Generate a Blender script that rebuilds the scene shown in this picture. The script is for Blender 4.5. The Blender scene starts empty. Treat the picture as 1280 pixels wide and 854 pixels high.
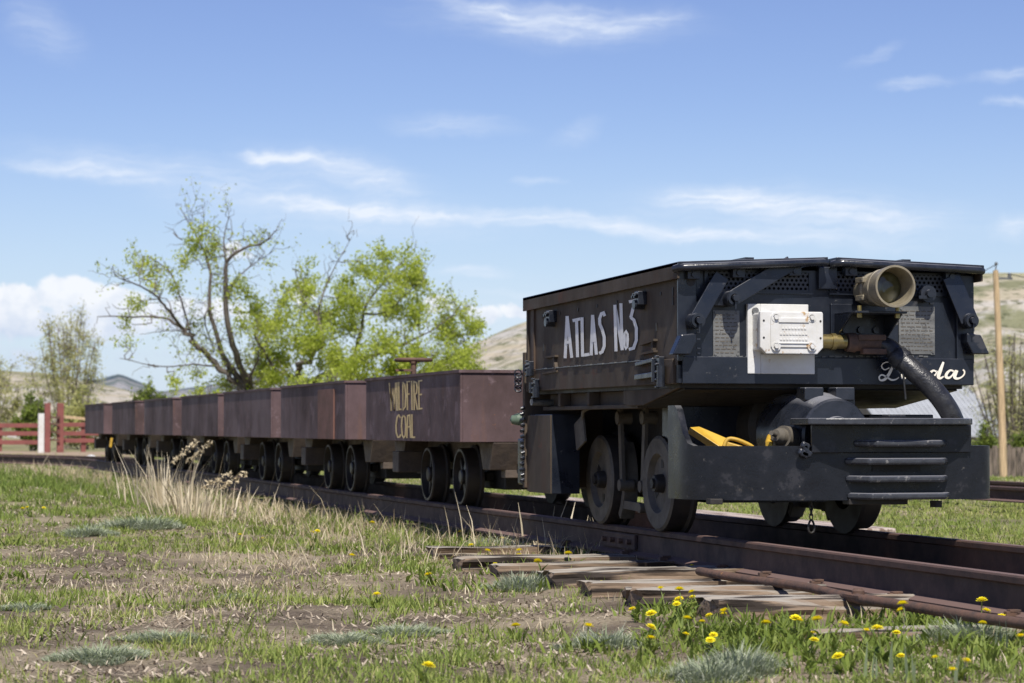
import bpy, bmesh, math, random
import numpy as np
from mathutils import Vector, Matrix
random.seed(7)
rng = np.random.default_rng(11)
R = math.radians
S = bpy.context.scene
col = S.collection

# ------------------------------------------------------------------ camera
FPX, HEAD, PITCH, EYE = 3000.0, R(15.64), R(2.06), 0.87
cam = bpy.data.cameras.new('camera')
cam.sensor_width = 36.0
cam.lens = 36.0 * FPX / 1280.0
cam.clip_start, cam.clip_end = 0.1, 8000
cam.dof.use_dof = True
cam.dof.focus_distance = 12.6
cam.dof.aperture_fstop = 5.6
camo = bpy.data.objects.new('camera', cam)
camo.location = (0, 0, EYE)
camo.rotation_euler = (R(90) + PITCH, 0, -HEAD)
col.objects.link(camo)
S.camera = camo

# ------------------------------------------------------------------ sun and sky
SUN_EL, SUN_LEFT = R(55), R(10)          # sun stands behind the camera, a little to its left
sd = Vector((-math.sin(SUN_LEFT) * math.cos(SUN_EL), -math.cos(SUN_LEFT) * math.cos(SUN_EL), math.sin(SUN_EL)))
sun = bpy.data.lights.new('sun', 'SUN')
sun.energy, sun.angle, sun.color = 5.0, R(0.5), (1.0, 0.95, 0.87)
suno = bpy.data.objects.new('sun', sun)
suno.rotation_euler = sd.to_track_quat('Z', 'Y').to_euler()
suno.location = (0, -20, 30)
col.objects.link(suno)

S.view_settings.view_transform = 'Standard'
S.view_settings.look = 'None'
S.view_settings.exposure = 0.28
S.view_settings.gamma = 1.0
S.view_settings.use_curve_mapping = False
S.cycles.max_bounces = 6
S.cycles.transparent_max_bounces = 8

SKY = 0.10
world = bpy.data.worlds.new('World')
S.world = world
world.use_nodes = True
wt = world.node_tree
wt.nodes.clear()
def N(tree, typ, **kw):
    n = tree.nodes.new(typ)
    for k, v in kw.items():
        if k == 'ins':
            for i, val in v.items():
                n.inputs[i].default_value = val
        else:
            setattr(n, k, v)
    return n
def math_n(tree, op, a, b=None, clamp=False):
    n = tree.nodes.new('ShaderNodeMath'); n.operation = op; n.use_clamp = clamp
    for i, q in enumerate((a, b)):
        if q is None: continue
        if isinstance(q, (int, float)): n.inputs[i].default_value = q
        else: tree.links.new(q, n.inputs[i])
    return n.outputs[0]
wl = wt.links.new
sky = N(wt, 'ShaderNodeTexSky', sky_type='NISHITA', sun_disc=False, sun_elevation=SUN_EL,
        sun_rotation=math.atan2(sd.x, sd.y), altitude=700, air_density=1.0, dust_density=0.3, ozone_density=4.0)
tc = N(wt, 'ShaderNodeTexCoord')
sep = N(wt, 'ShaderNodeSeparateXYZ'); wl(tc.outputs['Generated'], sep.inputs[0])
az = math_n(wt, 'ARCTAN2', sep.outputs[0], sep.outputs[1])     # compass bearing from +Y
el = math_n(wt, 'ARCSINE', sep.outputs[2])                     # height above the horizon
uv = N(wt, 'ShaderNodeCombineXYZ'); wl(az, uv.inputs[0]); wl(el, uv.inputs[1])
def bearing(px): return HEAD + math.atan((px - 640) / FPX)
def height(py): return math.atan((535 - py) / FPX)
dn = N(wt, 'ShaderNodeTexNoise', ins={'Scale': 26.0, 'Detail': 5.0, 'Roughness': 0.6}); wl(uv.outputs[0], dn.inputs['Vector'])
dsub = N(wt, 'ShaderNodeVectorMath', operation='SUBTRACT', ins={1: (0.5, 0.5, 0.5)}); wl(dn.outputs['Color'], dsub.inputs[0])
dscl = N(wt, 'ShaderNodeVectorMath', operation='MULTIPLY', ins={1: (0.030, 0.016, 0.0)}); wl(dsub.outputs[0], dscl.inputs[0])
warp = N(wt, 'ShaderNodeVectorMath', operation='ADD'); wl(uv.outputs[0], warp.inputs[0]); wl(dscl.outputs[0], warp.inputs[1])
wmap = N(wt, 'ShaderNodeMapping', ins={'Rotation': (0, 0, R(6)), 'Scale': (14.0, 90.0, 1.0)}); wl(warp.outputs[0], wmap.inputs[0])
wn = N(wt, 'ShaderNodeTexNoise', ins={'Scale': 1.0, 'Detail': 6.0, 'Roughness': 0.62}); wl(wmap.outputs[0], wn.inputs['Vector'])
wispy = N(wt, 'ShaderNodeMapRange', ins={1: 0.30, 2: 0.66, 3: 0.36, 4: 1.25}); wl(wn.outputs['Fac'], wispy.inputs[0])
fm_ = N(wt, 'ShaderNodeMapping', ins={'Rotation': (0, 0, R(9)), 'Scale': (60.0, 420.0, 1.0)}); wl(warp.outputs[0], fm_.inputs[0])
fn_ = N(wt, 'ShaderNodeTexNoise', ins={'Scale': 1.0, 'Detail': 5.0, 'Roughness': 0.6}); wl(fm_.outputs[0], fn_.inputs['Vector'])
fine = N(wt, 'ShaderNodeMapRange', ins={1: 0.32, 2: 0.66, 3: 0.45, 4: 1.1}); wl(fn_.outputs['Fac'], fine.inputs[0])
def blob(px, py, rx, ry, rot, amp, edge=0.0):
    m = N(wt, 'ShaderNodeMapping', vector_type='TEXTURE',
          ins={'Location': (bearing(px), height(py), 0), 'Rotation': (0, 0, R(rot)), 'Scale': (rx / FPX, ry / FPX, 1)})
    wl(warp.outputs[0], m.inputs[0])
    ln = N(wt, 'ShaderNodeVectorMath', operation='LENGTH'); wl(m.outputs[0], ln.inputs[0])
    mr = N(wt, 'ShaderNodeMapRange', interpolation_type='SMOOTHSTEP', ins={1: 1.0, 2: edge, 3: 0.0, 4: amp})
    wl(ln.outputs['Value'], mr.inputs[0])
    return mr.outputs[0]
# streaks of cirrus: bearing / height of each, its half length, half thickness and slope
cir = None
for b in [(690, 22, 190, 30, -4, .42), (800, 28, 80, 18, 10, .38), (600, 8, 110, 14, -12, .4),
          (380, 203, 110, 15, -7, .85), (470, 225, 80, 22, -10, .6), (330, 196, 60, 10, -3, .5),
          (470, 262, 230, 13, -5, .85), (680, 272, 260, 16, -5, .8), (840, 292, 200, 14, -5, .6), (1010, 302, 200, 16, -4, .35),
          (110, 220, 160, 16, -6, .6), (900, 248, 110, 26, -4, .8), (990, 262, 130, 22, -5, .55), (1100, 276, 110, 22, -3, .5),
          (1150, 108, 60, 14, 4, .6), (1260, 102, 70, 14, 2, .55), (1270, 136, 40, 10, 0, .4), (670, 227, 36, 8, 0, .4),
          (560, 158, 120, 22, -3, .3), (720, 165, 60, 20, 15, .28), (585, 338, 60, 12, -4, .6), (640, 366, 60, 9, -3, .45),
          (50, 40, 70, 45, -30, .3), (1100, 70, 60, 12, 15, .22), (640, 395, 900, 70, 0, .22), (1268, 288, 50, 26, 0, .6), (420, 262, 330, 44, -4, .42), (1000, 272, 320, 56, -3, .5), (200, 215, 260, 38, -5, .4), (690, 25, 260, 44, -3, .35), (420, 212, 170, 34, -8, .4)]:
    o = blob(*b)
    cir = o if cir is None else math_n(wt, 'ADD', cir, o)
cir = math_n(wt, 'MULTIPLY', cir, math_n(wt, 'MULTIPLY', wispy.outputs[0], fine.outputs[0]), True)
# heaped cumulus low over the horizon
cn = N(wt, 'ShaderNodeTexNoise', ins={'Scale': 95.0, 'Detail': 6.0, 'Roughness': 0.55}); wl(uv.outputs[0], cn.inputs['Vector'])
cum = None
for b in [(25, 375, 60, 40, 0, 1.0), (85, 372, 70, 36, 0, 1.0), (140, 378, 60, 34, 0, 1.0), (10, 400, 110, 46, 0, .95), (120, 405, 120, 44, 0, .9),
          (210, 400, 70, 36, 0, .8), (300, 315, 40, 22, 0, .7), (370, 365, 44, 24, 0, .85), (250, 390, 120, 30, 0, .6), (600, 392, 44, 18, 0, .9), (645, 386, 40, 16, 0, .8),
          (545, 380, 40, 20, 0, .8), (690, 388, 60, 16, 0, .6), (60, 445, 190, 40, 0, .45), (180, 455, 150, 40, 0, .4)]:
    o = blob(*b, edge=0.1)
    cum = o if cum is None else math_n(wt, 'MAXIMUM', cum, o)
cg = math_n(wt, 'ADD', cum, math_n(wt, 'MULTIPLY', math_n(wt, 'SUBTRACT', cn.outputs['Fac'], 0.5), 1.1))
cmask = N(wt, 'ShaderNodeMapRange', interpolation_type='SMOOTHSTEP', ins={1: 0.28, 2: 0.62, 3: 0.0, 4: 0.92}); wl(cg, cmask.inputs[0])
cm2 = math_n(wt, 'MULTIPLY', cmask.outputs[0], math_n(wt, 'GREATER_THAN', cum, 0.001))
# clouds are whiter on their tops than in their bases
shade = N(wt, 'ShaderNodeMapRange', ins={1: height(470), 2: height(365), 3: 0.0, 4: 1.0}); wl(el, shade.inputs[0])
shade2 = math_n(wt, 'ADD', shade.outputs[0], math_n(wt, 'MULTIPLY', math_n(wt, 'SUBTRACT', cn.outputs['Fac'], 0.5), 1.6), True)
ccol = N(wt, 'ShaderNodeMix', data_type='RGBA', ins={6: (0.42 / SKY, 0.51 / SKY, 0.68 / SKY, 1), 7: (0.78 / SKY, 0.80 / SKY, 0.84 / SKY, 1)})
wl(shade2, ccol.inputs[0])
hsv = N(wt, 'ShaderNodeHueSaturation', ins={'Hue': 0.521, 'Saturation': 1.06, 'Value': 0.97}); wl(sky.outputs[0], hsv.inputs['Color'])
# pale lavender air low over the horizon
low = N(wt, 'ShaderNodeMapRange', interpolation_type='SMOOTHSTEP', ins={1: R(8.0), 2: R(-1.0), 3: 0.0, 4: 0.8}); wl(el, low.inputs[0])
mx0 = N(wt, 'ShaderNodeMix', data_type='RGBA', ins={7: (0.47 / SKY, 0.56 / SKY, 0.74 / SKY, 1)}); wl(low.outputs[0], mx0.inputs[0]); wl(hsv.outputs[0], mx0.inputs[6])
mx1 = N(wt, 'ShaderNodeMix', data_type='RGBA', ins={7: (0.68 / SKY, 0.74 / SKY, 0.84 / SKY, 1)})
wl(cir, mx1.inputs[0]); wl(mx0.outputs[2], mx1.inputs[6])
mx2 = N(wt, 'ShaderNodeMix', data_type='RGBA'); wl(cm2, mx2.inputs[0]); wl(mx1.outputs[2], mx2.inputs[6]); wl(ccol.outputs[2], mx2.inputs[7])
bg = N(wt, 'ShaderNodeBackground', ins={'Strength': SKY}); wl(mx2.outputs[2], bg.inputs[0])
wo = N(wt, 'ShaderNodeOutputWorld'); wl(bg.outputs[0], wo.inputs[0])

# ------------------------------------------------------------------ where things stand
_f = Vector((math.sin(HEAD) * math.cos(PITCH), math.cos(HEAD) * math.cos(PITCH), math.sin(PITCH)))
_r = Vector((math.cos(HEAD), -math.sin(HEAD), 0))
_u = _r.cross(_f)
def ray(px, py):
    return _f + _r * ((px - 640) / FPX) + _u * ((427 - py) / FPX)
def AX(px, py, x): d = ray(px, py); return Vector((0, 0, EYE)) + d * (x / d.x)
def AY(px, py, y): d = ray(px, py); return Vector((0, 0, EYE)) + d * (y / d.y)
def AZ(px, py, z): d = ray(px, py); return Vector((0, 0, EYE)) + d * ((z - EYE) / d.z)
def AD(px, py, D): d = ray(px, py); return Vector((0, 0, EYE)) + d * D

def _h(ix, iy, s):
    n = (ix.astype(np.int64) * 374761393 + iy.astype(np.int64) * 668265263 + s * 1442695041) & 0x7fffffff
    n = ((n ^ (n >> 13)) * 1274126177) & 0x7fffffff
    return ((n ^ (n >> 16)) & 0xffff) / 65535.0
def vnoise(x, y, s=0):
    x = np.asarray(x, float); y = np.asarray(y, float)
    ix, iy = np.floor(x), np.floor(y)
    fx, fy = x - ix, y - iy
    fx, fy = fx * fx * (3 - 2 * fx), fy * fy * (3 - 2 * fy)
    a = _h(ix, iy, s); b = _h(ix + 1, iy, s); c = _h(ix, iy + 1, s); d = _h(ix + 1, iy + 1, s)
    return (a * (1 - fx) + b * fx) * (1 - fy) + (c * (1 - fx) + d * fx) * fy
def fbm(x, y, s=0, o=4):
    v = 0; a = .5; t = 0
    for i in range(o):
        v = v + a * vnoise(np.asarray(x) * 2 ** i, np.asarray(y) * 2 ** i, s + i * 17); t += a; a *= .55
    return v / t
def sstep(a, b, x):
    t = np.clip((np.asarray(x, float) - a) / (b - a), 0, 1); return t * t * (3 - 2 * t)
def track_x(y):
    """centre of the track: almost straight, then a bend to the left beyond the train"""
    y = np.asarray(y, float)
    return 5.22 + 0.10 * np.exp(-((y - 31) / 7.0) ** 2) - np.where(y > 46, (np.clip(y, 46, 80) - 46) ** 2 / 44.0, 0)
def ground_z(x, y):
    x = np.asarray(x, float); y = np.asarray(y, float)
    z = 0.05 * (fbm(x * .45, y * .45, 3, 3) - .5) + 0.035 * (fbm(x * 1.7, y * 1.7, 5, 2) - .5)
    near = np.abs(x - track_x(y))
    z = z * np.where(near < 1.6, .35, 1.0)
    z = z + 0.03 * sstep(2.4, 1.5, near) * sstep(18, 15, y)
    z = z + 0.10 * sstep(1.7, 3.2, track_x(y) - x) * sstep(17, 26, y) * sstep(60, 45, y)   # low bank on the left
    z = z + 0.22 * sstep(58, 80, y) * sstep(8, -2, x)
    z = z - 1.3 * sstep(36, 60, y) * sstep(14, 22, x)                       # falls away behind the siding
    return z

# ------------------------------------------------------------------ mesh helper
class MB:
    def __init__(s): s.v = []; s.f = []; s.sm = []
    def _add(s, vs, fs, smooth=False):
        o = len(s.v); s.v += [Vector(p) for p in vs]
        for q in fs: s.f.append([o + i for i in q]); s.sm.append(smooth)
    def box(s, x0, x1, y0, y1, z0, z1):
        s._add([(x, y, z) for z in (z0, z1) for y in (y0, y1) for x in (x0, x1)],
               [(0, 2, 3, 1), (4, 5, 7, 6), (0, 1, 5, 4), (2, 6, 7, 3), (0, 4, 6, 2), (1, 3, 7, 5)]); return s
    def boxc(s, c, size, rot=None):
        m = rot or Matrix.Identity(3); c = Vector(c)
        o = len(s.v); s.box(-size[0] / 2, size[0] / 2, -size[1] / 2, size[1] / 2, -size[2] / 2, size[2] / 2)
        for i in range(o, len(s.v)): s.v[i] = c + m @ s.v[i]
        return s
    def bar(s, p0, p1, w, t, up=(0, 0, 1)):
        """flat bar from p0 to p1: w across, t along `up`"""
        p0, p1 = Vector(p0), Vector(p1); d = (p1 - p0); L = d.length; d.normalize()
        u = Vector(up); a = d.cross(u).normalized(); u = a.cross(d).normalized()
        m = Matrix((d, a, u)).transposed()
        return s.boxc((p0 + p1) / 2, (L, w, t), m)
    def ext(s, poly, vec):
        vec = Vector(vec); n = len(poly); P = [Vector(p) for p in poly]
        s._add(P + [p + vec for p in P], [list(range(n))[::-1], list(range(n, 2 * n))] +
               [(i, (i + 1) % n, n + (i + 1) % n, n + i) for i in range(n)]); return s
    def cyl(s, p0, p1, r0, r1=None, n=20, cap=True):
        return s.lathe(p0, Vector(p1) - Vector(p0), [(0, 0), (0, r0), (1, r0 if r1 is None else r1), (1, 0)] if cap else [(0, r0), (1, r0 if r1 is None else r1)], n, True)
    def lathe(s, o, axis, prof, n=24, unit=False):
        o = Vector(o); ax = Vector(axis); L = ax.length if unit else 1.0; ax.normalize()
        a = ax.orthogonal().normalized(); b = ax.cross(a)
        for (s0, r0), (s1, r1) in zip(prof[:-1], prof[1:]):
            vs, fs = [], []
            if r0 < 1e-6 and r1 < 1e-6: continue
            for k in range(n):
                t = 2 * math.pi * k / n; d = a * math.cos(t) + b * math.sin(t)
                vs += [o + ax * s0 * L + d * r0, o + ax * s1 * L + d * r1]
            if r0 < 1e-6:
                vs = [o + ax * s0 * L] + vs[1::2]; fs = [(0, 1 + (k + 1) % n, 1 + k) for k in range(n)]
            elif r1 < 1e-6:
                vs = [o + ax * s1 * L] + vs[0::2]; fs = [(0, 1 + k, 1 + (k + 1) % n) for k in range(n)]
            else:
                fs = [(2 * k, 2 * ((k + 1) % n), 2 * ((k + 1) % n) + 1, 2 * k + 1) for k in range(n)]
            s._add(vs, fs, abs(s1 - s0) > 1e-6)
        return s
    def tube(s, pts, r, n=10, cap=True):
        P = [Vector(p) for p in pts]; m = len(P)
        rr = list(r) if hasattr(r, '__len__') else [r] * m
        t0 = (P[1] - P[0]).normalized(); a = t0.orthogonal().normalized(); vs = []
        for i in range(m):
            t = (P[min(i + 1, m - 1)] - P[max(i - 1, 0)]).normalized()
            a = (a - t * a.dot(t)); a = a.normalized() if a.length > 1e-6 else t.orthogonal().normalized()
            b = t.cross(a)
            for k in range(n):
                w = 2 * math.pi * k / n; vs.append(P[i] + (a * math.cos(w) + b * math.sin(w)) * rr[i])
        fs = [(i * n + k, i * n + (k + 1) % n, (i + 1) * n + (k + 1) % n, (i + 1) * n + k) for i in range(m - 1) for k in range(n)]
        s._add(vs, fs, True)
        if cap:
            s._add(vs[:n], [tuple(range(n))[::-1]]); s._add(vs[-n:], [tuple(range(n))])
        return s
    def ribbon(s, pts, w, to3, lift=0.0):
        """flat painted stroke along 2-D pts, mapped to a surface by to3(u, v, lift)"""
        P = [Vector((p[0], p[1])) for p in pts]; m = len(P); L = []; Rr = []
        for i in range(m):
            d0 = (P[i] - P[i - 1]).normalized() if i else None
            d1 = (P[i + 1] - P[i]).normalized() if i < m - 1 else None
            if d0 is None: d = d1; k = 1
            elif d1 is None: d = d0; k = 1
            else:
                d = d0 + d1; d = d.normalized() if d.length > .3 else d1
                k = min(1.5, 1 / max(.5, d.dot(d1)))
            nn = Vector((-d.y, d.x)) * (w[i] if hasattr(w, '__len__') else w) / 2 * k
            L.append(P[i] + nn); Rr.append(P[i] - nn)
        o = len(s.v)
        for a, b in zip(L, Rr): s.v += [to3(a.x, a.y, lift), to3(b.x, b.y, lift)]
        for i in range(m - 1): s.f.append([o + 2 * i, o + 2 * i + 1, o + 2 * i + 3, o + 2 * i + 2]); s.sm.append(False)
        return s
    def nxt(s):
        s.cuts = getattr(s, 'cuts', []) + [(len(s.v), len(s.f))]; return s
    def build_each(s, name, mat, parent=None, **k):
        """one object for each piece begun with nxt()"""
        cuts = getattr(s, 'cuts', []) + [(len(s.v), len(s.f))]; out = []; v0 = f0 = 0
        for v1, f1 in cuts:
            if f1 > f0:
                m = MB(); m.v = s.v[v0:v1]; m.f = [[i - v0 for i in q] for q in s.f[f0:f1]]; m.sm = s.sm[f0:f1]; out.append(m.build(name, mat, parent, **k))
            v0, f0 = v1, f1
        return out
    def build(s, name, mat, parent=None, base=None, bevel=0.0, recalc=True):
        root = parent
        while root is not None and root.parent is not None: root = root.parent
        off = root.location.copy() if root is not None else Vector(base if base is not None else (0, 0, 0))
        me = bpy.data.meshes.new(name)
        me.from_pydata([tuple(p - off) for p in s.v], [], s.f)
        me.polygons.foreach_set('use_smooth', s.sm)
        if recalc and len(s.f) < 40000:
            bm = bmesh.new(); bm.from_mesh(me); bmesh.ops.recalc_face_normals(bm, faces=bm.faces); bm.to_mesh(me); bm.free()
        me.materials.append(mat)
        o = bpy.data.objects.new(name, me); col.objects.link(o)
        if parent is not None: o.parent = parent
        else: o.location = off
        if bevel:
            b = o.modifiers.new('bevel', 'BEVEL'); b.width = bevel; b.segments = 2; b.limit_method = 'ANGLE'; b.angle_limit = R(50)
        return o
def tag(o, label, cat, group=None, kind=None):
    o['label'] = label; o['category'] = cat
    if group: o['group'] = group
    if kind: o['kind'] = kind
    return o
def empty(name, loc, label, cat, group=None):
    o = bpy.data.objects.new(name, None); o.location = loc; o.empty_display_size = .2; col.objects.link(o)
    return tag(o, label, cat, group)
def copy_tree(o, parent=None):
    c = o.copy(); col.objects.link(c)
    if parent is not None: c.parent = parent; c.matrix_parent_inverse = o.matrix_parent_inverse
    for ch in [k for k in bpy.data.objects if k.parent == o]: copy_tree(ch, c)
    return c
def fast_mesh(name, V, F, mat, tint=None, kind=None):
    me = bpy.data.meshes.new(name)
    n = F.shape[1]
    me.vertices.add(len(V)); me.vertices.foreach_set('co', V.astype(np.float32).ravel())
    me.loops.add(F.size); me.loops.foreach_set('vertex_index', F.astype(np.int32).ravel())
    me.polygons.add(len(F)); me.polygons.foreach_set('loop_start', np.arange(0, F.size, n, dtype=np.int32))
    me.update(calc_edges=True)
    if tint is not None:
        a = me.attributes.new('tint', 'FLOAT', 'POINT'); a.data.foreach_set('value', tint.astype(np.float32))
    me.materials.append(mat)
    o = bpy.data.objects.new(name, me); col.objects.link(o)
    if kind: o['kind'] = kind
    return o

# ------------------------------------------------------------------ materials
def pmat(name, base, rough=.6, metal=0.0, var=None, vscale=6.0, vamt=(.4, .65), spots=None, bump=0.0, bscale=40.0,
         stretch=(1, 1, 1), spec=.5, dust_or_sheen=None, rvar=.12, streak=None, own=False, dent=0.0):
    """base colour broken up by noise `var`, hard-edged `spots` (colour, scale, threshold), fine bump, dust lightens upward faces; on black paints it paints in sky highlights"""
    m = bpy.data.materials.new(name); m.use_nodes = True; t = m.node_tree; t.nodes.clear(); L = t.links.new
    out = N(t, 'ShaderNodeOutputMaterial'); p = N(t, 'ShaderNodeBsdfPrincipled', ins={'Roughness': rough, 'Metallic': metal, 'Specular IOR Level': spec})
    L(p.outputs[0], out.inputs[0])
    c = N(t, 'ShaderNodeTexCoord'); mp = N(t, 'ShaderNodeMapping', ins={'Scale': stretch}); 
    co = c.outputs['Object']
    if own:                                                # every copy of a thing wears in its own way
        oi = N(t, 'ShaderNodeObjectInfo'); sc_ = N(t, 'ShaderNodeVectorMath', operation='SCALE', ins={0: (37.0, 53.0, 11.0)}); L(oi.outputs['Random'], sc_.inputs['Scale'])
        ad = N(t, 'ShaderNodeVectorMath', operation='ADD'); L(co, ad.inputs[0]); L(sc_.outputs[0], ad.inputs[1]); co = ad.outputs[0]
    L(co, mp.inputs[0])
    cur = None
    n1 = N(t, 'ShaderNodeTexNoise', ins={'Scale': vscale, 'Detail': 7.0, 'Roughness': .65}); L(mp.outputs[0], n1.inputs['Vector'])
    mr = N(t, 'ShaderNodeMapRange', ins={1: vamt[0], 2: vamt[1]}); L(n1.outputs['Fac'], mr.inputs[0])
    mx = N(t, 'ShaderNodeMix', data_type='RGBA', ins={6: (*base, 1), 7: (*(var or base), 1)}); L(mr.outputs[0], mx.inputs[0]); cur = mx.outputs[2]
    for sc, scale, th in (spots or []):
        ns = N(t, 'ShaderNodeTexNoise', ins={'Scale': scale, 'Detail': 8.0, 'Roughness': .7}); L(co, ns.inputs['Vector'])
        ms = N(t, 'ShaderNodeMapRange', ins={1: th, 2: th + .05}); L(ns.outputs['Fac'], ms.inputs[0])
        m2 = N(t, 'ShaderNodeMix', data_type='RGBA', ins={7: (*sc, 1)}); L(ms.outputs[0], m2.inputs[0]); L(cur, m2.inputs[6]); cur = m2.outputs[2]
    if streak:                                             # rust run down the plate
        ks = N(t, 'ShaderNodeMapping', ins={'Scale': (5, 5, .55)}); L(co, ks.inputs[0])
        kn = N(t, 'ShaderNodeTexNoise', ins={'Scale': streak[1], 'Detail': 6.0, 'Roughness': .65}); L(ks.outputs[0], kn.inputs['Vector'])
        km = N(t, 'ShaderNodeMapRange', ins={1: streak[2], 2: streak[2] + .12, 4: .8}); L(kn.outputs['Fac'], km.inputs[0])
        k2 = N(t, 'ShaderNodeMix', data_type='RGBA', ins={7: (*streak[0], 1)}); L(km.outputs[0], k2.inputs[0]); L(cur, k2.inputs[6]); cur = k2.outputs[2]
    if dust_or_sheen:
        g = N(t, 'ShaderNodeNewGeometry'); sx = N(t, 'ShaderNodeSeparateXYZ'); L(g.outputs['Normal'], sx.inputs[0])
        md = N(t, 'ShaderNodeMapRange', ins={1: .72, 2: .97, 4: dust_or_sheen[1]}); L(sx.outputs[2], md.inputs[0])
        m3 = N(t, 'ShaderNodeMix', data_type='RGBA', ins={7: (*dust_or_sheen[0], 1)}); L(md.outputs[0], m3.inputs[0]); L(cur, m3.inputs[6]); cur = m3.outputs[2]
    L(cur, p.inputs['Base Color'])
    rr = N(t, 'ShaderNodeMapRange', ins={1: .3, 2: .7, 3: max(.05, rough - rvar), 4: min(1, rough + rvar)}); L(n1.outputs['Fac'], rr.inputs[0]); L(rr.outputs[0], p.inputs['Roughness'])
    if bump:
        nb = N(t, 'ShaderNodeTexNoise', ins={'Scale': bscale, 'Detail': 5.0}); L(mp.outputs[0], nb.inputs['Vector'])
        b = N(t, 'ShaderNodeBump', ins={'Strength': 1.0, 'Distance': bump}); L(nb.outputs['Fac'], b.inputs['Height']); L(b.outputs[0], p.inputs['Normal'])
        if dent:
            nd = N(t, 'ShaderNodeTexNoise', ins={'Scale': 2.2, 'Detail': 2.0}); L(co, nd.inputs['Vector'])
            b2 = N(t, 'ShaderNodeBump', ins={'Strength': 1.0, 'Distance': dent}); L(nd.outputs['Fac'], b2.inputs['Height']); L(b2.outputs[0], b.inputs['Normal'])
    return m
def leafmat(name, stops, trans=.35, rough=.55):
    """leaf / blade colours spread by the per-blade 'tint'; some light passes through"""
    m = bpy.data.materials.new(name); m.use_nodes = True; t = m.node_tree; t.nodes.clear(); L = t.links.new
    out = N(t, 'ShaderNodeOutputMaterial')
    at = N(t, 'ShaderNodeAttribute', attribute_name='tint')
    cr = N(t, 'ShaderNodeValToRGB'); e = cr.color_ramp.elements
    while len(e) < len(stops): e.new(.5)
    for k, (pos, c) in enumerate(stops): e[k].position = pos; e[k].color = (*c, 1)
    L(at.outputs['Fac'], cr.inputs[0])
    p = N(t, 'ShaderNodeBsdfPrincipled', ins={'Roughness': rough, 'Specular IOR Level': .25}); L(cr.outputs[0], p.inputs['Base Color'])
    tr = N(t, 'ShaderNodeBsdfTranslucent'); L(cr.outputs[0], tr.inputs[0])
    ms = N(t, 'ShaderNodeMixShader', ins={0: trans}); L(p.outputs[0], ms.inputs[1]); L(tr.outputs[0], ms.inputs[2]); L(ms.outputs[0], out.inputs[0])
    return m
M = {}
RUST = (.16, .07, .035)
M['side'] = pmat('dusty_bounce_lit_black_paint', (.085, .065, .047), .7, var=(.060, .047, .036), vscale=3.5, spots=[((.095, .052, .036), 5.0, .60)], bump=.0015, bscale=25, stretch=(1, 1, .5), spec=.2, streak=((.085, .055, .04), 1.2, .55), dent=.012)  # black paint under dust, browned further by painted-in light off the ground
M['front'] = pmat('black_paint', (.0085, .011, .018), .33, var=(.015, .0185, .027), vscale=7, spots=[((.045, .045, .05), 5.0, .60), ((.10, .095, .09), 30.0, .64)], bump=.0004, bscale=60, dent=.008, dust_or_sheen=((.12, .12, .14), .4))
M['bumper'] = pmat('worn_black_paint', (.0075, .0085, .012), .3, spec=.38, var=(.013, .014, .0175), vscale=9, spots=[((.075, .066, .056), 3.2, .60), ((.026, .026, .03), 9.0, .57), ((.12, .11, .10), 30.0, .65)], bump=.0005, bscale=70, dent=.010, dust_or_sheen=((.20, .20, .20), .5))
M['gloss'] = pmat('gloss_black_paint', (.012, .0145, .021), .3, var=(.021, .024, .032), vscale=12, spots=[((.14, .11, .09), 30.0, .72)], bump=.001, bscale=50, dust_or_sheen=((.26, .26, .28), .8))  # paler upward faces are sky reflections put into the colour
M['dark'] = pmat('greasy_black_steel', (.018, .016, .014), .6, var=(.03, .025, .02), vscale=8, bump=.002, bscale=30)
M['wheel'] = pmat('bounce_lit_wheel_steel', (.12, .104, .08), .75, var=(.08, .07, .056), vscale=9, spots=[((.09, .06, .04), 12, .68)], bump=.002, bscale=40)  # brown base includes the ground's bounced light, painted in
M['tread'] = pmat('wheel_tread', (.035, .031, .028), .5, metal=.2, var=(.05, .04, .035), vscale=12)
M['white'] = pmat('white_paint', (.64, .635, .615), .5, var=(.55, .535, .49), vscale=6, spots=[((.42, .28, .14), 7.0, .61), ((.28, .17, .08), 20, .63)], bump=.001, bscale=50)
M['plate'] = pmat('worn_alloy_plate', (.13, .13, .125), .5, metal=.2, var=(.21, .21, .20), vscale=10, spots=[((.08, .08, .08), 60, .56)], bump=.0006, bscale=160, stretch=(.25, 1, 1.6))
M['brass'] = pmat('brass', (.34, .27, .10), .35, metal=.8, var=(.22, .17, .08), vscale=20)
M['rust'] = pmat('rusted_iron', (.13, .07, .045), .8, var=(.07, .045, .035), vscale=14, spots=[((.30, .14, .04), 18, .66)], bump=.003, bscale=60)
M['rail'] = pmat('rusty_rail', (.085, .052, .042), .7, spec=.25, var=(.06, .042, .038), vscale=7, spots=[((.14, .075, .045), 16, .66)], bump=.0015, bscale=40, dust_or_sheen=((.18, .12, .105), .75))
M['lamp'] = pmat('khaki_paint', (.26, .225, .155), .42, metal=.1, var=(.18, .152, .105), vscale=14, spots=[((.12, .09, .06), 22, .66)], bump=.001)
M['rubber'] = pmat('black_rubber', (.016, .016, .018), .38, var=(.032, .032, .033), vscale=20, bump=.003, bscale=90)
M['yellow'] = pmat('yellow_paint', (.55, .34, .04), .5, var=(.42, .25, .03), vscale=10, spots=[((.10, .07, .04), 16, .67)], bump=.001)
M['car'] = pmat('oxide_painted_steel', (.130, .086, .088), .7, var=(.068, .045, .043), vscale=1.6, spots=[((.15, .105, .11), 4, .57), ((.17, .085, .05), 26, .63)], own=True, streak=((.13, .075, .06), 1.1, .59), dent=.02, bump=.002, bscale=30, dust_or_sheen=((.3, .25, .25), .5), stretch=(1, 1, .6), spec=.2)
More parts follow.
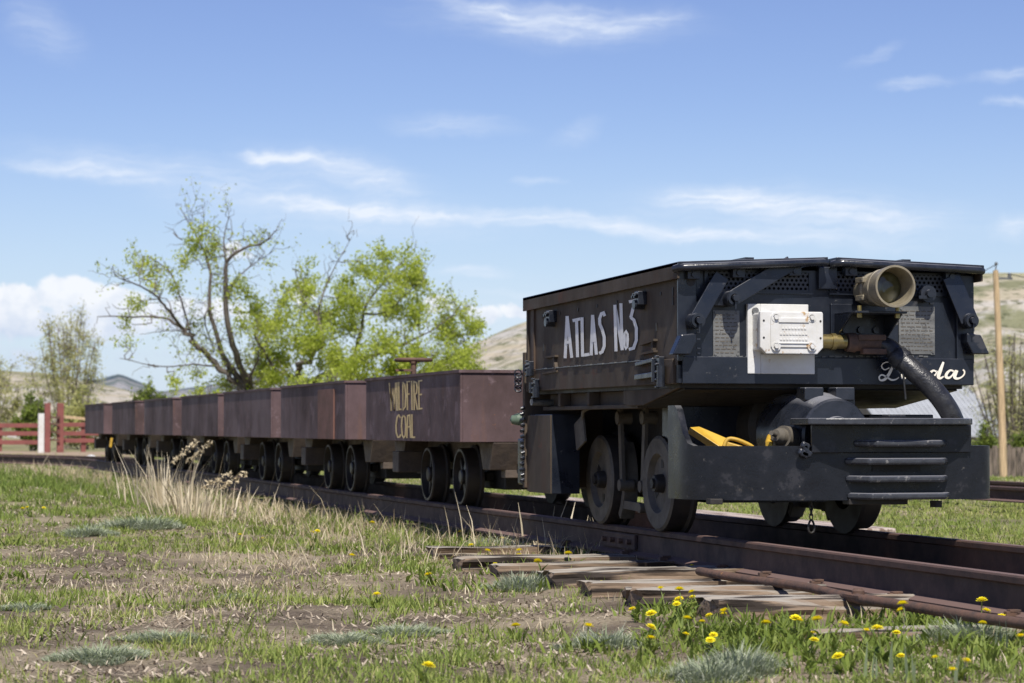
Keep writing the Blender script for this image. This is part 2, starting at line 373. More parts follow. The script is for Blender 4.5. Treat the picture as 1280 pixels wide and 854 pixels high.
M['patch'] = pmat('patch_steel', (.17, .08, .06), .85, var=(.12, .065, .05), vscale=5, bump=.002, bscale=30)
M['frame'] = pmat('rusty_underframe', (.10, .075, .055), .7, var=(.065, .05, .04), vscale=8, bump=.003, bscale=30)
M['wornedge'] = pmat('worn_black_edge', (.045, .048, .056), .32, var=(.025, .027, .033), vscale=16, spots=[((.16, .155, .15), 22, .60)], bump=.0008, bscale=60, dust_or_sheen=((.26, .26, .28), .8))  # worn base; the pale upward faces paint in sky highlights
M['chalk'] = pmat('white_lettering', (.84, .83, .80), .6, var=(.74, .73, .70), vscale=12, spots=[((.5, .42, .28), 18, .70)])
M['cream'] = pmat('cream_lettering', (.86, .82, .72), .5, var=(.80, .72, .58), vscale=8)
M['tan'] = pmat('tan_stencil_paint', (.68, .51, .23), .65, var=(.55, .40, .18), vscale=14, spots=[((.16, .10, .07), 30, .63)])
def woodmat(name, a, b, dark, axis_stretch, top=None):
    m = pmat(name, a, .85, var=b, vscale=5, vamt=(.35, .7), spots=None, bump=.010, bscale=9, stretch=axis_stretch, dust_or_sheen=(top, 1.0) if top else None)
    t = m.node_tree; p = next(n for n in t.nodes if n.type == 'BSDF_PRINCIPLED'); L = t.links.new
    src = p.inputs['Base Color'].links[0].from_socket
    c = N(t, 'ShaderNodeTexCoord'); mp = N(t, 'ShaderNodeMapping', ins={'Scale': tuple(.8 * q for q in axis_stretch)}); L(c.outputs['Object'], mp.inputs[0])
    n = N(t, 'ShaderNodeTexNoise', ins={'Scale': 6.0, 'Detail': 6.0}); L(mp.outputs[0], n.inputs['Vector'])
    mr = N(t, 'ShaderNodeMapRange', ins={1: .49, 2: .58}); L(n.outputs['Fac'], mr.inputs[0])
    mx = N(t, 'ShaderNodeMix', data_type='RGBA', ins={7: (*dark, 1)}); L(mr.outputs[0], mx.inputs[0]); L(src, mx.inputs[6]); L(mx.outputs[2], p.inputs['Base Color'])
    return m
M['tie'] = woodmat('weathered_tie_wood', (.16, .11, .07), (.25, .18, .12), (.03, .021, .015), (.35, 5, 5), (.30, .27, .225))
M['plank'] = woodmat('weathered_plank_wood', (.40, .33, .28), (.50, .43, .38), (.17, .12, .09), (3, .25, 3))
M['fencewood'] = woodmat('grey_fence_boards', (.21, .165, .125), (.14, .11, .085), (.05, .04, .03), (5, 5, .5))
M['pole'] = woodmat('pale_pole_wood', (.58, .42, .24), (.48, .35, .20), (.36, .26, .15), (8, 8, .4))
M['redwood'] = pmat('red_stained_wood', (.23, .072, .06), .8, var=(.18, .062, .053), vscale=3)
M['bark'] = pmat('grey_bark', (.13, .11, .09), .9, var=(.075, .06, .05), vscale=5, bump=.02, bscale=14)
M['palebark'] = pmat('pale_bark', (.24, .21, .16), .9, var=(.17, .14, .10), vscale=5)
M['roofmetal'] = pmat('galvanised_roofing', (.33, .345, .36), .6, metal=.0, var=(.26, .27, .28), vscale=1.5)
M['shedwall'] = pmat('painted_boards', (.26, .23, .19), .8, var=(.20, .17, .14), vscale=3)
M['leaf_lime'] = leafmat('lime_spring_leaves', [(0, (.27, .34, .04)), (.5, (.48, .56, .085)), (1, (.64, .69, .17))], .6)
M['leaf_olive'] = leafmat('thin_olive_leaves', [(0, (.34, .35, .12)), (.5, (.52, .52, .20)), (1, (.66, .63, .30))], .55)
M['leaf_green'] = leafmat('green_leaves', [(0, (.10, .15, .025)), (.5, (.19, .25, .045)), (1, (.29, .34, .07))], .4)
M['leaf_sage'] = leafmat('silver_sage_leaves', [(0, (.20, .25, .13)), (.5, (.34, .38, .25)), (1, (.52, .54, .42))], .3, .8)
M['grass'] = leafmat('grass_blades', [(0, (.10, .16, .03)), (.45, (.22, .29, .06)), (.8, (.36, .40, .11)), (1, (.48, .44, .19))], .4)
M['dry'] = leafmat('dry_grass_blades', [(0, (.34, .26, .15)), (.5, (.56, .47, .31)), (1, (.74, .65, .48))], .3)
M['litter'] = leafmat('straw_and_dead_leaves', [(0, (.16, .12, .085)), (.5, (.34, .275, .20)), (1, (.56, .48, .37))], .1, .9)
M['petal'] = leafmat('dandelion_petals', [(0, (.86, .72, .01)), (1, (.93, .84, .04))], .3)
# ------------------------------------------------------------------ ground and hills (setting)
def graded(lo, hi, a, b, step, grow=1.35):
    v = list(np.arange(a, b + 1e-6, step)); s = step; x = b
    while x < hi: s *= grow; x += s; v.append(x)
    s = step; x = a
    while x > lo: s *= grow; x -= s; v.insert(0, x)
    return np.array(v)
gx, gy = graded(-3500, 3500, -9, 22, .3), graded(-300, 3500, 5, 48, .3)
X, Y = np.meshgrid(gx, gy); Z = ground_z(X, Y)
V = np.stack([X.ravel(), Y.ravel(), Z.ravel()], 1); nx, ny = len(gx), len(gy)
I = (np.arange(ny - 1)[:, None] * nx + np.arange(nx - 1)[None, :]).ravel()
gm = bpy.data.materials.new('bare_soil_and_thatch'); gm.use_nodes = True; t = gm.node_tree; t.nodes.clear(); L = t.links.new
out = N(t, 'ShaderNodeOutputMaterial'); p = N(t, 'ShaderNodeBsdfPrincipled', ins={'Roughness': .95, 'Specular IOR Level': .1}); L(p.outputs[0], out.inputs[0])
c = N(t, 'ShaderNodeTexCoord')
def nz(sc, det=6.0, rough=.6):
    n = N(t, 'ShaderNodeTexNoise', ins={'Scale': sc, 'Detail': det, 'Roughness': rough}); L(c.outputs['Object'], n.inputs['Vector']); return n.outputs['Fac']
def ramp(f, a, b):
    n = N(t, 'ShaderNodeMapRange', ins={1: a, 2: b}); L(f, n.inputs[0]); return n.outputs[0]
def mixc(f, A, B):
    n = N(t, 'ShaderNodeMix', data_type='RGBA'); L(f, n.inputs[0])
    for i, q in ((6, A), (7, B)):
        if isinstance(q, tuple): n.inputs[i].default_value = (*q, 1)
        else: L(q, n.inputs[i])
    return n.outputs[2]
soil = mixc(ramp(nz(30), .35, .7), (.115, .09, .066), (.22, .175, .13))
thatch = mixc(ramp(nz(60), .35, .65), (.25, .20, .13), (.44, .37, .26))
cl = mixc(ramp(nz(.9), .42, .60), soil, thatch)
green = mixc(ramp(nz(40), .3, .7), (.17, .19, .07), (.30, .30, .13))
sx = N(t, 'ShaderNodeSeparateXYZ'); L(c.outputs['Object'], sx.inputs[0])
far = N(t, 'ShaderNodeMapRange', ins={1: 16.0, 2: 30.0, 3: 0.0, 4: .75}); L(sx.outputs[1], far.inputs[0])
right = N(t, 'ShaderNodeMapRange', ins={1: 6.2, 2: 7.5, 3: 0.0, 4: .7}); L(sx.outputs[0], right.inputs[0])
gf = math_n(t, 'MULTIPLY', math_n(t, 'MAXIMUM', far.outputs[0], right.outputs[0]), ramp(nz(.5), .36, .56))
L(mixc(gf, cl, green), p.inputs['Base Color'])
b = N(t, 'ShaderNodeBump', ins={'Strength': 1.0, 'Distance': .03}); L(nz(25, 8, .7), b.inputs['Height']); L(b.outputs[0], p.inputs['Normal'])
g = fast_mesh('ground', V, np.stack([I, I + 1, I + nx + 1, I + nx], 1), gm, kind='structure')
g.data.polygons.foreach_set('use_smooth', np.ones(len(g.data.polygons), bool))

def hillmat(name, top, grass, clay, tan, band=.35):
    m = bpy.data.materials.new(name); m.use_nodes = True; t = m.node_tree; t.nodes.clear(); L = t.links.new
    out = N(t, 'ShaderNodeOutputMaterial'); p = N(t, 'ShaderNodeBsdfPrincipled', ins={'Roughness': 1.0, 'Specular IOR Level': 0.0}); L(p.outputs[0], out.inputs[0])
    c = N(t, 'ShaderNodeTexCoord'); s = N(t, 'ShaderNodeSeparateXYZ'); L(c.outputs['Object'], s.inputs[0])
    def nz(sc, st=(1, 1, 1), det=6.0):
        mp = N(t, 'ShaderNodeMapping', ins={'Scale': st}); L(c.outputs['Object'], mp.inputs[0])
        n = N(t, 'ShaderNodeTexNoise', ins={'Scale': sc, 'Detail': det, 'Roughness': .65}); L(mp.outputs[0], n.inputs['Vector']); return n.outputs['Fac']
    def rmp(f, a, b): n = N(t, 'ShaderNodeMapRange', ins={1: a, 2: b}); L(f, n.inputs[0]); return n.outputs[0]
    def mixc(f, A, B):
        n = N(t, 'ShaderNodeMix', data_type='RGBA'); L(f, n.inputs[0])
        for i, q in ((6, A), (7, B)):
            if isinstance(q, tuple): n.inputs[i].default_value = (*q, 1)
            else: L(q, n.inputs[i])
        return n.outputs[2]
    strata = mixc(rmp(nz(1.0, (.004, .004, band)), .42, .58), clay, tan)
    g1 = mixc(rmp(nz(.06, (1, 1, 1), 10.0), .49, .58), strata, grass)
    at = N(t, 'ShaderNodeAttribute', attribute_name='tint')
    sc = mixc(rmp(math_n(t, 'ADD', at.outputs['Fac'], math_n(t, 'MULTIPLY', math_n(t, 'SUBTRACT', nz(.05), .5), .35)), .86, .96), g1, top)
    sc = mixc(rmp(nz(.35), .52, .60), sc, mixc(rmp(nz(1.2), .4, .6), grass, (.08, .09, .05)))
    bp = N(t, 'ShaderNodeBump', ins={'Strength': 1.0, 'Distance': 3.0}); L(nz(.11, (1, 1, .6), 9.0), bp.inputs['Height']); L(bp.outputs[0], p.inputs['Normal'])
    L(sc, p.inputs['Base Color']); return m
def make_hills(name, prof, d0, d1, depth, mat, amp, seed, az0, az1, n=420, m=90):
    """a range of badland hills: ridge heights along its bearing, gullies cut into the near face"""
    xs = np.array([bearing(q[0]) for q in prof]); hs = np.array([EYE + (535 - q[1]) / FPX * d1 / 1.0 for q in prof])
    az_ = np.linspace(az0, az1, n); dd = np.linspace(d0, d1 + depth, m)
    A, D = np.meshgrid(az_, dd)
    H = np.interp(A, xs, hs)
    tt = np.clip((D - d0) / (d1 - d0), 0, 1)
    prof_t = .22 * sstep(0, .35, tt) + .30 * sstep(.3, .62, tt) + .48 * sstep(.58, 1.0, tt)
    px_, py_ = np.sin(A) * D, np.cos(A) * D
    gul = np.abs(fbm(px_ * .022, py_ * .022, seed, 5) - .5) * 2
    z = H * prof_t
    z = z + (gul - .42) * amp * np.sin(np.pi * np.clip(tt * .97, 0, 1)) * np.clip(H / 14, .2, 1.3)
    z = np.where(D > d1, H - (D - d1) * .02 + (gul - .42) * .5, z) - .6
    V = np.stack([px_.ravel(), py_.ravel(), z.ravel()], 1)
    I = (np.arange(m - 1)[:, None] * n + np.arange(n - 1)[None, :]).ravel()
    o = fast_mesh(name, V, np.stack([I, I + 1, I + n + 1, I + n], 1), mat, tint=(z / np.maximum(H, .1)).ravel(), kind='structure')
    o.data.polygons.foreach_set('use_smooth', np.ones(len(o.data.polygons), bool))
    return o
make_hills('badland_hills', [(-900, 470), (-300, 452), (-60, 455), (60, 462), (130, 478), (220, 500), (420, 496), (500, 470), (560, 440), (600, 420), (640, 402), (700, 380), (800, 356), (900, 346), (1100, 342), (1250, 338), (1500, 345), (2200, 380)],
           190, 420, 120, hillmat('badland_clay', (.37, .35, .22), (.23, .23, .14), (.50, .475, .44), (.46, .40, .30)), 9.5, 41, bearing(-900), bearing(2200))
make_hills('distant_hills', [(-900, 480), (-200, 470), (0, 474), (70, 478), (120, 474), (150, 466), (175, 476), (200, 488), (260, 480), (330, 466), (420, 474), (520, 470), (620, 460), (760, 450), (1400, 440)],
           650, 1100, 200, hillmat('hazed_distant_clay', (.07, .10, .125), (.14, .17, .17), (.33, .33, .36), (.29, .285, .29), .08), 14, 77, bearing(-900), bearing(1400), 300, 60)  # bluish colours stand in for haze over the distance
# dirt road by the gate
rm = pmat('packed_dirt', (.34, .25, .17), .95, var=(.27, .20, .135), vscale=1.5, bump=.01)
b = MB(); vs = []
for i in range(41):
    x = -40 + i * 1.35
    for yy in (70 + .08 * x, 84 + .1 * x): vs.append((x, yy, float(ground_z(x, yy)) + .03))
b._add(vs, [(2 * i, 2 * i + 2, 2 * i + 3, 2 * i + 1) for i in range(40)])
o = b.build('dirt_road', rm); o['kind'] = 'structure'

# ------------------------------------------------------------------ track
def rail_mesh(xfun, ys, top, h=.15, head=.066, foot=.13):
    b = MB(); prof = [(-foot / 2, 0), (-foot / 2, .012), (-.012, .028), (-.009, h - .042), (-head / 2, h - .032), (-head / 2, h - .008), (-head / 2 + .008, h),
                      (head / 2 - .008, h), (head / 2, h - .008), (head / 2, h - .032), (.009, h - .042), (.012, .028), (foot / 2, .012), (foot / 2, 0)]
    n = len(prof); vs = []
    for y in ys:
        dx = (xfun(y + .05) - xfun(y - .05)) / .1; nn = Vector((1, -dx, 0)).normalized()
        x = xfun(y)
        for u, z in prof: vs.append((x + nn.x * u, y + nn.y * u, top - h + z))
    m = len(ys)
    b._add(vs, [(i * n + k, i * n + (k + 1) % n, (i + 1) * n + (k + 1) % n, (i + 1) * n + k) for i in range(m - 1) for k in range(n)])
    b._add(vs[:n], [tuple(range(n))]); b._add(vs[-n:], [tuple(range(n))])
    return b
ys = list(np.arange(5.5, 46, .5)) + list(np.arange(46, 66, .5))
RT = .27
o = rail_mesh(lambda y: float(track_x(y)) - .58, ys, RT, .172).build('rail', M['rail'], base=(4.64, 13, .10))
tag(o, 'long rusty rail under the near wheels of the train, beside the wooden ties', 'rail', 'rails of the train track')
o = rail_mesh(lambda y: float(track_x(y)) + .58, ys, RT, .172).build('rail', M['rail'], base=(5.80, 13, .10))
tag(o, 'rusty rail under the wheels on the far side of the train, mostly in shadow', 'rail', 'rails of the train track')
for k, (xo, lab) in enumerate([(11.2, 'nearer rusty rail of the siding behind the black bumper'), (12.3, 'farther rusty rail of the siding in front of the board fence')]):
    o = rail_mesh(lambda y: xo + .0 * y, list(np.arange(14, 46, .8)), .285).build('rail', M['rail'], base=(xo, 24, .13))
    tag(o, lab, 'rail', 'rails of the siding')
def tie_mesh(x0, x1, y, w, z0, z1, seed):
    """hand-hewn old timber: split, wavy along its length"""
    w *= 1.2; b = MB(); r = random.Random(seed); n = 70; vs = []; ph = [r.uniform(0, 6) for _ in range(8)]
    m = 36; gr = [r.choice((0, 0, 0, 0, .06, .12)) for _ in range(m)]
    tilt = r.uniform(-.015, .015)
    for i in range(n):
        x = x0 + (x1 - x0) * i / (n - 1)
        if i == 0: x += .0
        for k in range(m):
            a = 2 * math.pi * (k + .5) / m; ca, sa = math.cos(a), math.sin(a)
            sq = 1 / max(abs(ca), abs(sa)) ** .97
            rad = 1 + .05 * math.sin(3.1 * x + ph[k % 8]) + .035 * math.sin(11 * x + 1.7 * ph[(k * 3) % 8]) + .02 * math.sin(k * 2.9 + ph[0]) - gr[k] * max(0, min(1, 1.3 * math.sin(2.2 * x + ph[k % 8]) + .3))
            if i in (0, n - 1): rad *= .985
            dx = .014 * math.sin(k * 1.9 + ph[1]) if i in (0, n - 1) else 0
            vs.append((x + dx, y + tilt * (x - x0) + ca * sq * w / 2 * rad, (z0 + z1) / 2 + sa * sq * (z1 - z0) / 2 * rad))
    b._add(vs, [(i * m + k, i * m + (k + 1) % m, (i + 1) * m + (k + 1) % m, (i + 1) * m + k) for i in range(n - 1) for k in range(m)])
    b._add(vs[:m], [tuple(range(m))]); b._add(vs[-m:], [tuple(range(m))])
    return b
ties = [(3.70, 8.80, .19, 'lowest tie at the bottom of the photo, sunk among dandelions'), (3.66, 9.92, .24, 'long grey weathered tie just above the dandelions at the lower edge'),
        (3.62, 10.82, .23, 'split brown weathered tie with a dark cracked end, by the dandelion clump'), (3.60, 11.50, .2, 'narrow split tie wedged between two wider ties beside the rail'),
        (3.58, 12.12, .25, 'thick weathered tie with a dark squared end facing the grass'), (3.55, 13.05, .2, 'half buried grey tie behind the thick squared one'),
        (3.52, 13.75, .22, 'flat weathered tie with grass growing over its dark end'), (3.66, 15.0, .2, 'farthest showing tie, almost hidden in straw beside the wheels')]
for k, (x, y, w, lab) in enumerate(ties):
    zt = (.072, .124, .112, .10, .12, .104, .108, .10)[k]
    o = tie_mesh(x, 6.75, y, w, -.07, zt, 40 + k).build('railway_tie', M['tie'], base=(5.17, y, 0)); tag(o, lab, 'railway tie', 'old ties under the near rail')
b = MB(); pts = [(4.30 + .03 * math.sin(i * .9) , 7.6 + i * .34, .128 + .004 * math.sin(i * 1.7)) for i in range(13)]
pts[0] = (4.29, 7.6, .125); b.tube(pts, .022, 10)
o = b.build('iron_bar', M['rust'], base=(4.3, 9.6, .13)); tag(o, 'long thin rusted iron bar lying across the ties beside the rail', 'iron bar')
b = MB().boxc((4.30, 9.72, .135), (.09, .17, .012)); b.lathe((4.30, 9.74, .138), (0, 0, 1), [(0, .028), (.02, .028), (.03, .018), (.03, 0)], 10)
b.build('clamp', M['rust'], o)
o = MB().box(6.85, 7.32, 15.9, 24.5, .0, .15).build('crossing_plank', M['plank'], base=(7.1, 20, 0), bevel=.012)
tag(o, 'pale weathered plank lying on the grass behind the train wheels', 'plank')

near_rail = [o for o in bpy.data.objects if o.name == 'rail'][0]
b = MB(); yj = 14.05
b.box(4.64 - .032, 4.64 - .012, yj - .32, yj + .32, .135, .225); b.build('joint_bar', M['rail'], near_rail, bevel=.005)
b = MB()
for k in range(4): b.nxt(); b.cyl((4.64 - .03, yj - .24 + .16 * k, .18), (4.64 - .058, yj - .24 + .16 * k, .18), .017, n=6)
b.build_each('joint_bolt', M['rust'], near_rail)
b = MB()
for (x, y, w, lab) in ties: b.nxt(); b.boxc((4.64 - .075, y + .03, .112), (.05, .03, .035)); b.boxc((4.64 - .06, y + .03, .13), (.05, .034, .012))
b.build_each('spike', M['rust'], near_rail, bevel=.003)
# ------------------------------------------------------------------ locomotive
XL, XR, YF, YB = 4.30, 6.02, 12.08, 14.97
XC = (XL + XR) / 2
loco = empty('mine_locomotive', (XC, 13.5, RT), 'black low mine locomotive lettered ATLAS No3 with headlight and white switch box', 'locomotive')
def F(px, py, y=YF): return AY(px, py, y)
def SD(px, py, x=XL): return AX(px, py, x)
zb, zt = 1.105, 1.70
def zroof(y): return 1.732 - .012 * (y - YF)
# body sides: upper plate and a lower band standing proud of it
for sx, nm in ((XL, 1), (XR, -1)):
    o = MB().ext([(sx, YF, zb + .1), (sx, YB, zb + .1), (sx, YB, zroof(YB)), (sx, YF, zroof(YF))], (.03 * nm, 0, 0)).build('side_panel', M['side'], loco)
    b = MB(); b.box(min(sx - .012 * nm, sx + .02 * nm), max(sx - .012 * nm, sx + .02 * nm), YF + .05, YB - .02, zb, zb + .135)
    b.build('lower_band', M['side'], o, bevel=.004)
    b = MB()
    for k in range(9):                                      # the weld beads along the band
        y = 12.7 + k * .23; b.boxc((sx - .012 * nm, y, zb + .139), (.012, .10, .008))
    b.box(min(sx - .015 * nm, sx), max(sx - .015 * nm, sx), 12.45, 14.75, zb + .135, zb + .140)
    b.build('weld', M['plate'], o)
    b = MB()
    for k in range(7): b.nxt(); b.cyl((sx - .004 * nm, 12.35 + k * .38, 1.60 - k * .004), (sx + .01 * nm, 12.35 + k * .38, 1.60 - k * .004), .011, n=10)
    for y, z in ((12.15, 1.55), (12.15, 1.60), (14.88, 1.5), (12.42, 1.42), (14.6, 1.38)): b.nxt(); b.boxc((sx - .002 * nm, y, z), (.006, .02, .045))
    b.build_each('bolt_hole', M['dark'], o)
    if nm == 1: side = o
for px, py in ((694, 396), (806, 373)):                     # lifting bosses
    c = SD(px, py); b = MB(); b.boxc(c + Vector((-.025, 0, .0)), (.05, .075, .075)); b.cyl(c + Vector((0, .02, -.035)), c + Vector((-.06, .02, -.035)), .028, n=12)
    for k in range(4): b.cyl(c + Vector((-.05, -.03 + .02 * k, .02 - .012 * (k % 2))), c + Vector((-.068, -.03 + .02 * k, .02 - .012 * (k % 2))), .009, n=7)
    b.build('lifting_boss', M['gloss'], side, bevel=.006)
# angle-iron latches low on the side
for pts in ([(804, 431, 822, 425), (804, 443, 822, 439)], [(684, 447, 698, 445), (682, 467, 700, 464)]):
    b = MB()
    for (a, bb, c, d) in pts:
        b.bar(SD(a, bb) + Vector((-.012, 0, 0)), SD(c, d) + Vector((-.012, 0, 0)), .024, .012)
    a, bb, c, d = pts[0]; q = pts[1]
    b.bar(SD(c - 3, d + 2) + Vector((-.010, 0, 0)), SD(q[2] - 3, q[3] - 1) + Vector((-.010, 0, 0)), .02, .03, up=(0, 1, 0))
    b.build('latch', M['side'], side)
def hinge(px, py0, py1, w=.05):
    b = MB()
    t0, t1 = SD(px, py0), SD(px, py1)
    b.bar(t0 + Vector((-.025, 0, 0)), t1 + Vector((-.025, 0, 0)), .03, w, up=(0, 1, 0))
    b.cyl(t0 + Vector((-.04, .05, -.02)), t1 + Vector((-.04, .05, .03)), .018, n=12)
    b.cyl(t0 + Vector((-.04, -.05, -.05)), t1 + Vector((-.04, -.05, -.0)), .022, n=12)
    for k in range(5):
        q = t0.lerp(t1, k / 4); b.boxc(q + Vector((-.045, .0, 0)), (.02, .03, .012))
    return b
hinge(831, 446, 484).build('hinge', M['gloss'], side, bevel=.004)
hinge(675, 474, 497).build('hinge', M['gloss'], side, bevel=.004)
hinge(667, 452, 470, .09).build('hinge', M['gloss'], side, bevel=.004)
b = MB(); b.bar(SD(803, 456) + Vector((-.03, 0, 0)), SD(825, 450) + Vector((-.03, 0, 0)), .03, .022); b.bar(SD(801, 472) + Vector((-.03, 0, 0)), SD(828, 468) + Vector((-.03, 0, 0)), .02, .03)
b.build('latch_bar', M['gloss'], side, bevel=.004)
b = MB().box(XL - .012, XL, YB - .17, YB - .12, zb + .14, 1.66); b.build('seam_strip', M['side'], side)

# white hand-painted lettering on the side
def z1(p): return (640 + p[0] / 3.99, 300 + p[1] / 3.99)
def to_side(u, v, lift): return AX(u, v, XL - .0025 - lift)
strokes = [[(265, 590), (275, 380)], [(275, 380), (298, 588)], [(270, 512), (292, 508)], [(302, 403), (341, 394)], [(322, 402), (327, 585)], [(349, 386), (352, 582)], [(350, 576), (386, 570)],
           [(395, 576), (402, 374)], [(402, 374), (421, 572)], [(397, 503), (418, 499)],
           [(463, 380), (456, 364), (446, 368), (437, 392), (438, 420), (450, 448), (460, 485), (460, 530), (450, 558), (435, 566)],
           [(519, 556), (513, 324)], [(513, 324), (550, 550)], [(550, 550), (543, 316)],
           [(561, 498), (564, 466), (569, 458), (574, 470), (576, 498), (573, 532), (568, 540), (563, 528), (561, 498)],
           [(583, 309), (617, 302)], [(614, 304), (592, 388)], [(592, 386), (608, 400), (620, 440), (620, 500), (606, 540), (583, 546)]]
b = MB()
for k, s_ in enumerate(strokes): b.ribbon([z1(p) for p in s_], 3.8, to_side, .0006 * (k % 6))
b.build('lettering', M['chalk'], side, recalc=False)

# front panel
front = MB().box(XL + .002, XR - .002, YF, YF + .03, zb + .005, zroof(YF) - .01).build('front_panel', M['front'], loco)
MB().box(XL + .02, XR - .0, YF - .025, YF - .001, zb, F(1000, 447).z).build('lower_skirt', M['front'], front, bevel=.004)
b = MB().box(XL - .005, XL + .10, YF - .022, YF - .001, zb + .12, zroof(YF) - .02).nxt(); b.box(XR - .10, XR + .005, YF - .022, YF - .001, zb + .12, zroof(YF) - .02)
b.build_each('corner_post', M['front'], front, bevel=.004)
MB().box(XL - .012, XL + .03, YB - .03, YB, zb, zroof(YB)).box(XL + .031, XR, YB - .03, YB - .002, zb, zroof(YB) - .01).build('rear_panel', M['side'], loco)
b = MB()                                                   # welds on the front plate
for (xa, za, xb, zb_) in ((F(872, 447).x, F(872, 446.5).z, F(1160, 447).x, F(1160, 445.5).z), (F(872, 390).x, F(872, 390).z, F(872, 390).x + .004, F(872, 444).z), (F(1164, 380).x, F(1164, 380).z, F(1164, 380).x + .004, F(1164, 444).z)):
    L_ = math.hypot(xb - xa, zb_ - za); k = 0
    while k < L_:
        f = k / L_; b.boxc((xa + (xb - xa) * f, YF - .003, za + (zb_ - za) * f + random.uniform(-.002, .002)), (random.uniform(.012, .03), .008, random.uniform(.006, .011))); k += random.uniform(.016, .05)
b.build('weld', M['plate'], front)
# perforated screens under the lids
pm = pmat('perforated_screen', (.035, .038, .046), .45, bump=.0)
t = pm.node_tree; pr = next(n for n in t.nodes if n.type == 'BSDF_PRINCIPLED'); L = t.links.new
src = pr.inputs['Base Color'].links[0].from_socket
c = N(t, 'ShaderNodeTexCoord'); s3 = N(t, 'ShaderNodeSeparateXYZ'); L(c.outputs['Object'], s3.inputs[0])
PITCHH = .026
def grid(off):
    xx = math_n(t, 'SUBTRACT', math_n(t, 'FRACT', math_n(t, 'ADD', math_n(t, 'MULTIPLY', s3.outputs[0], 1 / PITCHH), 100 + off)), .5)
    zz = math_n(t, 'SUBTRACT', math_n(t, 'FRACT', math_n(t, 'ADD', math_n(t, 'MULTIPLY', s3.outputs[2], .577 / PITCHH), 100 + off)), .5)
    return math_n(t, 'LESS_THAN', math_n(t, 'ADD', math_n(t, 'POWER', math_n(t, 'ABSOLUTE', xx), 2.0), math_n(t, 'MULTIPLY', math_n(t, 'POWER', math_n(t, 'ABSOLUTE', zz), 2.0), 3.0)), .085)
holes = math_n(t, 'MAXIMUM', grid(0), grid(.5))
mx = N(t, 'ShaderNodeMix', data_type='RGBA', ins={7: (.003, .003, .003, 1)}); L(holes, mx.inputs[0]); L(src, mx.inputs[6]); L(mx.outputs[2], pr.inputs['Base Color'])
ss = N(t, 'ShaderNodeMapRange', ins={3: .5, 4: 0.0}); L(holes, ss.inputs[0]); L(ss.outputs[0], pr.inputs['Specular IOR Level'])
for x0, x1 in ((F(884, 350).x, F(1010, 350).x), (F(1040, 350).x, F(1178, 350).x)):
    MB().box(x0, x1, YF - .008, YF - .001, F(1000, 363).z, F(1000, 341).z).build('perforated_screen', pm, front)
    b = MB()                                               # frame round each screen
    za, zc = F(1000, 363).z, F(1000, 341).z
    b.box(x0 - .02, x1 + .02, YF - .014, YF - .001, za - .022, za); b.box(x0 - .02, x0, YF - .014, YF - .001, za, zc); b.box(x1, x1 + .02, YF - .014, YF - .001, za, zc)
    b.build('screen_frame', M['front'], front)
# lids
for x0, x1, e0, e1 in ((XL - .03, XC - .035, 0.0, .040), (XC + .015, XR + .03, .040, 0.012)):
    def zl(x, y): return zroof(y) + e0 + (e1 - e0) * (x - x0) / (x1 - x0)
    b = MB(); yf, yb = YF - .10, YB + .02
    b.ext([(x0, yf, zl(x0, yf) - .005), (x1, yf, zl(x1, yf) - .005), (x1, yf, zl(x1, yf) + .018), (x0, yf, zl(x0, yf) + .018)], (0, yb - yf, -.012 * (yb - yf)))
    lid = b.build('lid', M['gloss'], loco, bevel=.004)
    b = MB(); b.tube([(x0 - .005, yf + .05, zl(x0, yf) - .02), (x0 + .01, yf + .012, zl(x0, yf) - .014), (x0 + .04, yf, zl(x0, yf) - .012), ((x0 + x1) / 2, yf, zl((x0 + x1) / 2, yf) - .012), (x1 - .03, yf, zl(x1, yf) - .012), (x1 - .005, yf + .02, zl(x1, yf) - .014)], .021, 12)
    b.build('rim_tube', M['gloss'], lid)
    b = MB()
    sxx = x0 if x0 < XC - .3 else x1
    d = 1 if x0 < XC - .3 else -1
    b.ext([(sxx, yf + .02, zl(sxx, yf) + .014), (sxx, yb, zl(sxx, yb) + .014), (sxx, yb, zl(sxx, yb) - .07), (sxx, yf + .02, zl(sxx, yf) - .07)], (.012 * d, 0, 0))
    b.build('lid_skirt', M['side'], lid)
    b = MB()
    for q in (.12, .42, .8):
        b.nxt(); xx = x0 + (x1 - x0) * q; b.boxc((xx, YF - .03, zl(xx, YF) - .05), (.07, .05, .05)); b.cyl((xx, YF - .065, zl(xx, YF) - .05), (xx, YF - .05, zl(xx, YF) - .05), .016, n=10)
    b.build_each('lid_hinge', M['gloss'], lid, bevel=.003)
    b = MB(); b.box(x0 + (x1 - x0) * .45, x0 + (x1 - x0) * .45 + .05, yf + .02, yf + .4, zl((x0 + x1) / 2, YF) + .012, zl((x0 + x1) / 2, YF) + .03)
    b.build('lid_strip', M['gloss'], lid)
MB().box(XC - .06, XC + .05, YF - .03, YF - .001, F(1025, 362).z, F(1025, 334).z).build('centre_block', M['front'], front, bevel=.005)
